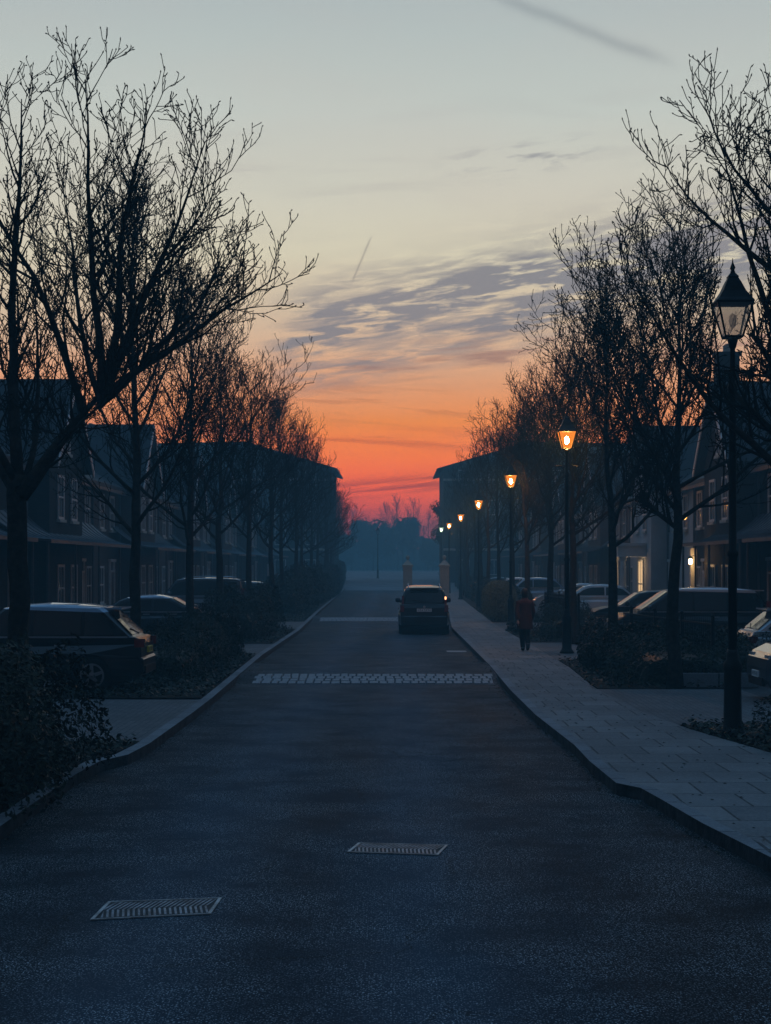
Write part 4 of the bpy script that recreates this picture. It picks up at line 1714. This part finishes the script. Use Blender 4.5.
    # --- lights, bumpers, plates
    for sg in (-1, 1):
        m = MB()
        if kind in ('suv', 'boxy', 'estate', 'mpv'):
            z0, z1 = (.84, 1.12) if kind == 'estate' else (.80, 1.20)
            y0, y1 = sorted((sg * Wd / 2 * .78, sg * Wd / 2 * .925))
            m.box(-h - .015, -h + .16, y0, y1, z0, min(z1, belt - .03))
        else:
            y0, y1 = sorted((sg * Wd / 2 * .55, sg * Wd / 2 * .915))
            m.box(-h + .0, -h + .18, y0, y1, .70, .84)
        m.build('tail_light', 'lens_red', root)
        if kind in ('suv', 'boxy', 'mpv'):
            # upper cluster beside the rear window
            m = MB()
            zc = belt + .12
            xx = g(gl[0], gl[1], .25)[0]
            y0, y1 = sorted((sg * (yu(zc) - .09), sg * (yu(zc) - .015)))
            m.box(xx - .05, xx + .06, y0, y1, belt + .0, belt + .30)
            m.build('high_tail_light', 'lens_red', root)
            if rear_reflection and sg == -1:
                gm = MB()
                gm.box(xx - .056, xx - .045, y0 + .01, y1 - .01, belt + .17, belt + .27)
                gm.build('lamp_reflection', 'reflection_glow', root)  # lamp reflection imitated by a glowing patch; the tail light is unlit
        m = MB()
        y0, y1 = sorted((sg * Wd / 2 * .52, sg * Wd / 2 * .86))
        m.box(h - .22, h - .045, y0, y1, nose - .17, nose - .03)
        m.build('headlight', 'lens_clear', root)
        # door mirror
        m = MB()
        xm, zm = cowl - .28, belt + .10
        m.lathe([(.02, -.02), (.085, .0), (.095, .08), (.07, .15), (.015, .17)], 10, (xm, sg * (Wd / 2 - .06) if sg > 0 else sg * (Wd / 2 + .10), zm), 'y')
        m.box(xm - .02, xm + .03, min(sg * Wd / 2 * .85, sg * (Wd / 2 + .03)), max(sg * Wd / 2 * .85, sg * (Wd / 2 + .03)), zm - .06, zm - .02)
        m.build('door_mirror', paint, root, True)
        # handles
        for xd in (sx0 + (sx1 - sx0) * .42, sx0 + (sx1 - sx0) * .78):
            m = MB()
            yy = sg * yl(.88) * 1.0
            m.box(xd - .10, xd + .10, min(yy, yy + sg * .03), max(yy, yy + sg * .03), .865, .89)
            m.build('door_handle', 'chrome' if strip_ else paint, root)
        if strip_:
            m = MB()
            yy = sg * (yl(belt - .01) + .0)
            m.box(sx0 - .1, sx1 + .25, min(yy - sg * .03, yy + sg * .008), max(yy - sg * .03, yy + sg * .008), belt - .012, belt + .018)
            m.build('trim_strip', 'chrome', root)
        if kind in ('suv', 'boxy'):
            m = MB()
            zz = Hh + .025
            yy = sg * (yu(Hh) - .07)
            m.tube([(rr + .25, yy, roofz(rr + .25) - .01), (rr + .38, yy, zz + .01), (-.4, yy, zz + .035), (rf - .35, yy, zz + .0), (rf - .22, yy, roofz(rf - .22) - .01)], .018, 6)
            m.build('roof_rail', 'chrome', root)
    for (xe, zc, pm) in ((-h - .012, .78 if kind not in ('suv', 'mpv', 'boxy') else .86, plates[0]), (h + .012, .47, plates[1])):
        m = MB()
        m.box(xe - .006, xe + .03 if xe < 0 else xe + .006, -.26, .26, zc - .055, zc + .055)
        if xe > 0:
            m = MB()
            m.box(xe - .03, xe + .006, -.26, .26, zc - .055, zc + .055)
        pl = m.build('number_plate', pm, root)
        m = MB()
        # illegible worn characters as small bars
        for k in range(7):
            yb = -.21 + k * .062 + (.02 if k > 3 else 0)
            xo = xe - .0075 if xe < 0 else xe + .0075
            m.box(xo - .001, xo + .001, yb, yb + .012, zc - .035, zc + .035)
            m.box(xo - .001, xo + .001, yb + .013, yb + .036, zc + (.022 if k % 2 else -.006), zc + (.034 if k % 2 else .006))
        m.build('characters', 'ink', pl)
    # rear wiper, badge, bumper insert
    m = MB()
    m.box(-h - .02, -h + .05, -Wd / 2 * .74, Wd / 2 * .74, .36, .50)
    m.box(h - .05, h + .015, -Wd / 2 * .6, Wd / 2 * .6, .28, .42)
    m.build('bumper_insert', 'trim', root)
    m = MB()
    m.lathe([(.045, -.004), (.045, .004)], 14, (0, 0, 0), 'y')
    m.xf(Matrix.Translation((-h + .035, 0, belt - .09)) @ Matrix.Rotation(R(90), 4, 'Z'))
    m.build('badge', 'chrome', root)
    if kind != 'saloon':
        m = MB()
        a_ = g(gl[0], gl[1], .14)
        b_ = g(gl[0], gl[1], .35)
        m.tube([(a_[0] - .03, .0, a_[1]), (b_[0] - .04, .42, b_[1])], .010, 5)
        m.build('rear_wiper', 'trim', root)
        m = MB()
        q0 = g(gl[0], gl[1], .97)
        m.box(q0[0] - .20, q0[0] + .14, -yu(Hh) + .12, yu(Hh) - .12, Hh - .105, Hh - .07)
        m.build('spoiler', roof_paint_sky or paint, root)
    return root


FL = ZP - .025 + .002
# car standing on the road
make_car('dark tall hatchback seen from behind, standing on the road beside the kerb', 'suv', 'paint_black', (1.02, 61.55, .002), R(90), group=None,
         roof_paint_sky='paint_black', plates=('plate_white', 'plate_white'), name='car', rear_reflection=True)
# parked across-from-lamps side: tails towards the road
make_car('dark estate car with a metal waistline strip, parked below the first bare tree', 'estate', 'paint_black', (-6.75, 31.5, FL), R(180), roof_paint_sky='paint_blue_sky', strip_=True)
make_car('dark saloon car parked beyond the dark estate car', 'saloon', 'paint_navy', (-7.0, 51.4, FL), R(0), strip_=True, roof_paint_sky='paint_blue_sky')
make_car('boxy pale-pillared car parked third along the verge across from the lamps', 'boxy', 'paint_grey', (-8.2, 70.5, FL), R(180))
make_car('hatchback parked fourth along the verge across from the lamps', 'hatch', 'paint_grey', (-8.3, 92, FL), R(180))
make_car('silver hatchback parked fifth along the verge across from the lamps', 'hatch', 'paint_silver', (-8.0, 113, FL), R(180))
make_car('dark saloon parked sixth along the verge across from the lamps', 'saloon', 'paint_navy', (-8.2, 96.5, FL), R(180))
# lamp side
make_car('dark people carrier with its bonnet to the road, parked behind the second tree', 'mpv', 'paint_black', (8.35, 48.5, FL), R(180), strip_=True, roof_paint_sky='paint_silver')  # silver roof stands for sky reflected in dark paint
make_car('pale car parked behind the railing, past the third tree', 'hatch', 'paint_white', (8.9, 77.5, FL), R(180))
make_car('dark hatchback parked between the silver car and the people carrier', 'hatch', 'paint_black', (8.55, 58.0, FL), R(180), strip_=True)
make_car('pale car with its tail to the road, beside the unlit lamp post', 'hatch', 'paint_silver', (9.4, 36.2, FL), R(0))
make_car('dark car with its bonnet to the road, closest to the unlit lamp post', 'suv', 'paint_grey', (8.35, 29.2, FL), R(180), strip_=True)
make_car('dark estate parked just beyond the clipped bush', 'estate', 'paint_blue_sky', (7.9, 101, FL), R(180), strip_=True)
make_car('silver saloon parked beside the clipped bush', 'saloon', 'paint_silver', (9.3, 86, FL), R(180))
make_car('pale hatchback parked well beyond the clipped bush', 'hatch', 'paint_white', (8.3, 122, FL), R(180))
make_car('grey saloon parked furthest along the lamp side', 'saloon', 'paint_grey', (8.0, 136, FL), R(180))


# ------------------------------------------------------------------ the walker
def walker(x, y):
    root = empty('person', (x, y, ZP), R(4))
    tag(root, 'person in a long dark red coat and dark trousers walking away along the pavement', 'person')
    S = 1.0

    def skin(name, verts, edges, rads, mname, sub=2, rootv=0):
        me = bpy.data.meshes.new(name)
        me.from_pydata(verts, edges, [])
        o = bpy.data.objects.new(name, me)
        COL.objects.link(o)
        o.parent = root
        me.materials.append(MATS[mname])
        sm = o.modifiers.new('skin', 'SKIN')
        if not me.skin_vertices:
            bpy.context.view_layer.objects.active = o
            me.attributes  # touch
        lay = me.skin_vertices[0].data if me.skin_vertices else None
        if lay:
            for i, r_ in enumerate(rads):
                lay[i].radius = r_ if hasattr(r_, '__len__') else (r_, r_)
            lay[rootv].use_root = True
        ss = o.modifiers.new('sub', 'SUBSURF')
        ss.levels = sub
        ss.render_levels = sub
        return o
    # body: one continuous lofted figure (torso, neck, head) with limbs as tapered tubes welded by a remesh
    b = MB()

    def ell(rings, n=20):
        vs, fs = [], []
        for (cx, cy, z, rx, ry) in rings:
            for k in range(n):
                t = 2 * math.pi * k / n
                vs.append((cx + rx * math.cos(t), cy + ry * math.sin(t), z))
        for i in range(len(rings) - 1):
            for k in range(n):
                k2 = (k + 1) % n
                fs.append((i * n + k, i * n + k2, (i + 1) * n + k2, (i + 1) * n + k))
        fs.append(tuple(range(n - 1, -1, -1)))
        fs.append(tuple((len(rings) - 1) * n + k for k in range(n)))
        return vs, fs
    # torso
    b.add(*ell([(0, 0, .80, .15, .11), (0, 0, .92, .165, .12), (0, 0, 1.05, .14, .10), (0, .01, 1.2, .16, .11), (0, .01, 1.33, .175, .10), (0, .01, 1.40, .11, .08), (0, .02, 1.44, .055, .055),
                (0, .03, 1.50, .052, .055), (0, .04, 1.53, .062, .075), (0, .045, 1.58, .072, .09), (0, .045, 1.64, .075, .095), (0, .04, 1.69, .062, .08), (0, .04, 1.715, .02, .03)]))
    # legs: planted and trailing
    legs = [[(-.085, 0, .86), (-.07, .10, .50), (-.045, .06, .09)], [(.085, 0, .86), (.07, .06, .48), (.05, -.24, .17)]]
    for lg in legs:
        b.tube([Vector(lg[0]), Vector(lg[0]).lerp(Vector(lg[1]), .5), Vector(lg[1]), Vector(lg[1]).lerp(Vector(lg[2]), .4), Vector(lg[2])], [.095, .08, .06, .058, .04], 12)
    # feet
    b.tube([(-.045, .0, .06), (-.045, .10, .05), (-.048, .20, .03)], [.045, .045, .03], 10)
    b.tube([(.05, -.27, .17), (.05, -.20, .09), (.053, -.13, .04)], [.045, .045, .03], 10)
    # arms with hands
    for sg, sw in ((-1, -.10), (1, .13)):
        sh, el_, wr = Vector((sg * .185, .01, 1.34)), Vector((sg * .225, sw * .45 - .02, 1.07)), Vector((sg * .215, sw * 1.5 + .03, .84))
        b.tube([sh, sh.lerp(el_, .5), el_, el_.lerp(wr, .5), wr], [.055, .048, .04, .034, .026], 10)
        pd = (wr - el_).normalized()
        pm = wr + pd * .05
        b.tube([wr, pm, wr + pd * .095], [.026, .038, .034], 8)
        for k in range(4):
            f0 = wr + pd * .085 + Vector((0, (k - 1.5) * .018, 0))
            fl_ = (.065, .075, .07, .055)[k]
            f1 = f0 + pd * fl_ * .5 + Vector((-sg * .006, .004, 0))
            f2 = f0 + pd * fl_ * .95 + Vector((-sg * .022, .006, 0))
            b.tube([f0, f1, f2], [.009, .0085, .006], 6)
        t0 = wr + pd * .03 + Vector((0, .025, 0))
        b.tube([t0, t0 + pd * .03 + Vector((0, .022, 0)), t0 + pd * .06 + Vector((-sg * .008, .026, 0))], [.011, .010, .007], 6)
    bo = b.build('body', 'skin', root, True)
    rm = bo.modifiers.new('weld', 'REMESH')
    rm.mode = 'VOXEL'
    rm.voxel_size = .009
    rm.use_smooth_shade = True
    # coat
    c = MB()
    c.add(*ell([(0, .0, .60, .235, .20), (0, .0, .70, .23, .19), (0, 0, .92, .205, .165), (0, 0, 1.06, .185, .145), (0, .01, 1.2, .20, .15), (0, .01, 1.32, .215, .14), (0, .01, 1.385, .17, .115),
                (0, .015, 1.43, .09, .09), (0, .02, 1.47, .085, .088)], 24))
    for sg, sw in ((-1, -.10), (1, .13)):
        sh, el_, wr = Vector((sg * .175, .01, 1.34)), Vector((sg * .235, sw * .45 - .02, 1.07)), Vector((sg * .222, sw * 1.45 + .03, .86))
        c.tube([sh + Vector((-sg * .04, 0, .01)), sh, sh.lerp(el_, .5), el_, el_.lerp(wr, .5), wr], [.06, .082, .074, .068, .06, .055], 12)
    co = c.build('coat', 'coat_cloth', root, True)
    rm = co.modifiers.new('weld', 'REMESH')
    rm.mode = 'VOXEL'
    rm.voxel_size = .014
    rm.use_smooth_shade = True
    t = MB()
    for lg in legs:
        t.tube([Vector(lg[0]), Vector(lg[0]).lerp(Vector(lg[1]), .5), Vector(lg[1]), Vector(lg[1]).lerp(Vector(lg[2]), .4), Vector(lg[2])], [.112, .096, .078, .076, .062], 14)
    t.build('trousers', 'trousers', root, True)
    for pts in ([(-.045, -.05, .055), (-.045, .05, .055), (-.047, .14, .045), (-.048, .215, .03)], [(.05, -.29, .21), (.05, -.24, .12), (.052, -.17, .06), (.053, -.10, .03)]):
        s_ = MB()
        s_.tube(pts, [.045, .055, .05, .028], 10)
        s_.build('shoe', 'shoe', root, True)
    hh = MB()
    hh.add(*ell([(0, .02, 1.47, .075, .06), (0, .015, 1.53, .088, .09), (0, .02, 1.60, .094, .105), (0, .025, 1.66, .092, .108), (0, .03, 1.71, .074, .088), (0, .035, 1.738, .03, .04)], 20))
    hh.build('hair', 'hair', root, True)
    # nose, ears, small facial features on the side turned away
    fc = MB()
    fc.tube([(0, .135, 1.62), (0, .155, 1.59), (0, .14, 1.575)], [.008, .014, .008], 6)
    for sg in (-1, 1):
        fc.tube([(sg * .082, .05, 1.60), (sg * .092, .045, 1.62), (sg * .085, .045, 1.64)], [.012, .016, .008], 6)
        fc.tube([(sg * .03, .137, 1.632), (sg * .03, .141, 1.632)], [.012, .008], 6)
    fc.tube([(-.022, .132, 1.55), (.022, .132, 1.55)], .007, 5)
    fc.build('face', 'skin', root, True)
    root.scale = (.97, .97, .97)


walker(3.5, 46.0)


# ------------------------------------------------------------------ distant trees
def evergreen(seed, x, y, rx, h, label, n=4200, trunk=.2, size=.28):
    rg = random.Random(seed)
    root = empty('evergreen_tree', (x, y, zg(y)))
    tag(root, label, 'tree')
    lumps = [(Vector((rg.uniform(-.6, .6) * rx, rg.uniform(-.6, .6) * rx, h * rg.uniform(.38, .84))), rx * rg.uniform(.32, .58)) for _ in range(16)]
    lumps.append((Vector((0, 0, h * .55)), rx * .8))
    mb = MB()
    for _ in range(n):
        c, r_ = rg.choice(lumps)
        v = Vector((rg.gauss(0, 1), rg.gauss(0, 1), rg.gauss(0, 1))).normalized()
        p = c + v * r_ * (1 - rg.random() ** 2 * .5)
        if p.z > h:
            p.z = h - rg.random() * .3
        if p.z < .3:
            continue
        a = v.orthogonal().normalized()
        a = Matrix.Rotation(rg.uniform(0, 6.28), 3, v) @ a
        b = v.cross(a)
        s_ = size * rg.uniform(.5, 1.3)
        mb.add([p - a * s_, p + b * s_ * .6, p + a * s_, p - b * s_ * .6], [(0, 1, 2, 3)])
    mb.build('crown', 'leaf_ever', root)
    t = MB()
    t.tube([(0, 0, -.2), (0.05, 0, h * .3), (0, .05, h * .62)], [trunk, trunk * .8, trunk * .4], 8)
    for k in range(7):
        a = rg.uniform(0, 6.28)
        z = h * rg.uniform(.22, .5)
        t.tube([(0, 0, z), (math.cos(a) * rx * .35, math.sin(a) * rx * .35, z + h * .12), (math.cos(a) * rx * .6, math.sin(a) * rx * .6, z + h * .2)], [trunk * .5, trunk * .3, trunk * .1], 6)
    t.build('trunk', 'bark', root)


GT = 'bare trees at the misty end of the road'
evergreen(1, -5.0, 393, 5.8, 12.1, 'rounded dark evergreen behind the distant unlit lamp', size=.42)
evergreen(2, 1.8, 397, 4.1, 14.4, 'taller dark evergreen at the road end beside the rounded one', size=.42)
evergreen(3, 8.7, 389, 4.4, 7.2, 'low dark evergreen above the gate piers at the road end', size=.4)
evergreen(4, 6.0, 200, 1.9, 10.8, 'dark leafy tree against the red sky beside the block past the lamps', n=2600, size=.17)
evergreen(5, -13.1, 400, 4.8, 8.3, 'low dark evergreen behind the far end of the hedge', size=.4)
evergreen(6, 15.2, 400, 5.5, 10.3, 'dark evergreen behind the block past the lamps', size=.42)
k = 0
for (x, y, s) in ((-7.6, 300, 1.35), (-5.2, 322, 1.2), (.6, 305, 1.55), (3.4, 312, 1.5), (5.8, 300, 1.25), (8.6, 315, 1.3), (-10.4, 310, 1.3), (-1.6, 330, 1.5), (12, 300, 1.4), (-13.4, 300, 1.4)):
    place_tree(FAR[k % 2], x * 1.38, y * 1.38, k * 1.3, s * 1.25, '%s bare tree in the misty clump at the road end' % ORD[k], GT)
    k += 1
# far wood closing the view
rg = random.Random(77)
mb = MB()
for _ in range(34000):
    x = rg.uniform(-80, 80)
    y = rg.uniform(455, 475)
    top = 7.6 + 1.2 * math.sin(x * .35) + .9 * math.sin(x * .9 + 1)
    z = zg(y) + rg.random() ** 1.25 * top - .1
    s_ = rg.uniform(.3, .8)
    a = rg.uniform(0, 3.14)
    dx_, dy_ = math.cos(a) * s_, math.sin(a) * s_
    tz = rg.uniform(-.2, .2)
    mb.add([(x - dx_, y - dy_, z - tz), (x, y, z - s_ * .6), (x + dx_, y + dy_, z + tz), (x, y, z + s_ * .6)], [(0, 1, 2, 3)])
o = mb.build('distant_woods', 'leaf_ever')
tag(o, 'dim mass of woods closing the view beyond the road end', 'woods', kind='stuff')

# fallen leaves and grit along the gutter and the pavement
rg = random.Random(9)
mb = MB()
for _ in range(900):
    y = rg.uniform(14, 46)
    if rg.random() < .45:
        x = interp(KR, y) - abs(rg.gauss(0, .10)) - .02
        z = zr(y) + .006
    elif rg.random() < .5:
        x = interp(KL, y) + abs(rg.gauss(0, .14)) + .02
        z = zr(y) + .006
    else:
        x = rg.uniform(interp(KR, y) + .2, interp(PI_R, y))
        z = ZP + .006
    s_ = rg.uniform(.012, .03)
    a = rg.uniform(0, 6.28)
    mb.add([(x - math.cos(a) * s_, y - math.sin(a) * s_, z), (x + math.sin(a) * s_ * .5, y - math.cos(a) * s_ * .5, z + .008),
            (x + math.cos(a) * s_, y + math.sin(a) * s_, z), (x - math.sin(a) * s_ * .5, y + math.cos(a) * s_ * .5, z + .008)], [(0, 1, 2), (0, 2, 3)])
o = mb.build('fallen_leaves', 'leaf_dark')
tag(o, 'scattered fallen leaves and grit along the kerbs and paving', 'leaves', kind='stuff')

# ------------------------------------------------------------------ evening haze
m = bpy.data.materials.new('haze')
m.use_nodes = True
N = NT(m.node_tree)
N.n.clear()
o_ = N.n.new('ShaderNodeOutputMaterial')
pv = N.n.new('ShaderNodeVolumePrincipled')
pv.inputs['Color'].default_value = (.42, .86, 1.0, 1)
pv.inputs['Density'].default_value = HAZE
pv.inputs['Anisotropy'].default_value = 0
N.link(pv.outputs[0], o_.inputs['Volume'])
MATS['haze'] = m
mb = MB()
mb.box(-305, 305, -45, 705, -1.1, HAZE_TOP)
o = mb.build('haze', 'haze')
tag(o, 'thin blue evening haze filling the street', 'haze', kind='stuff')
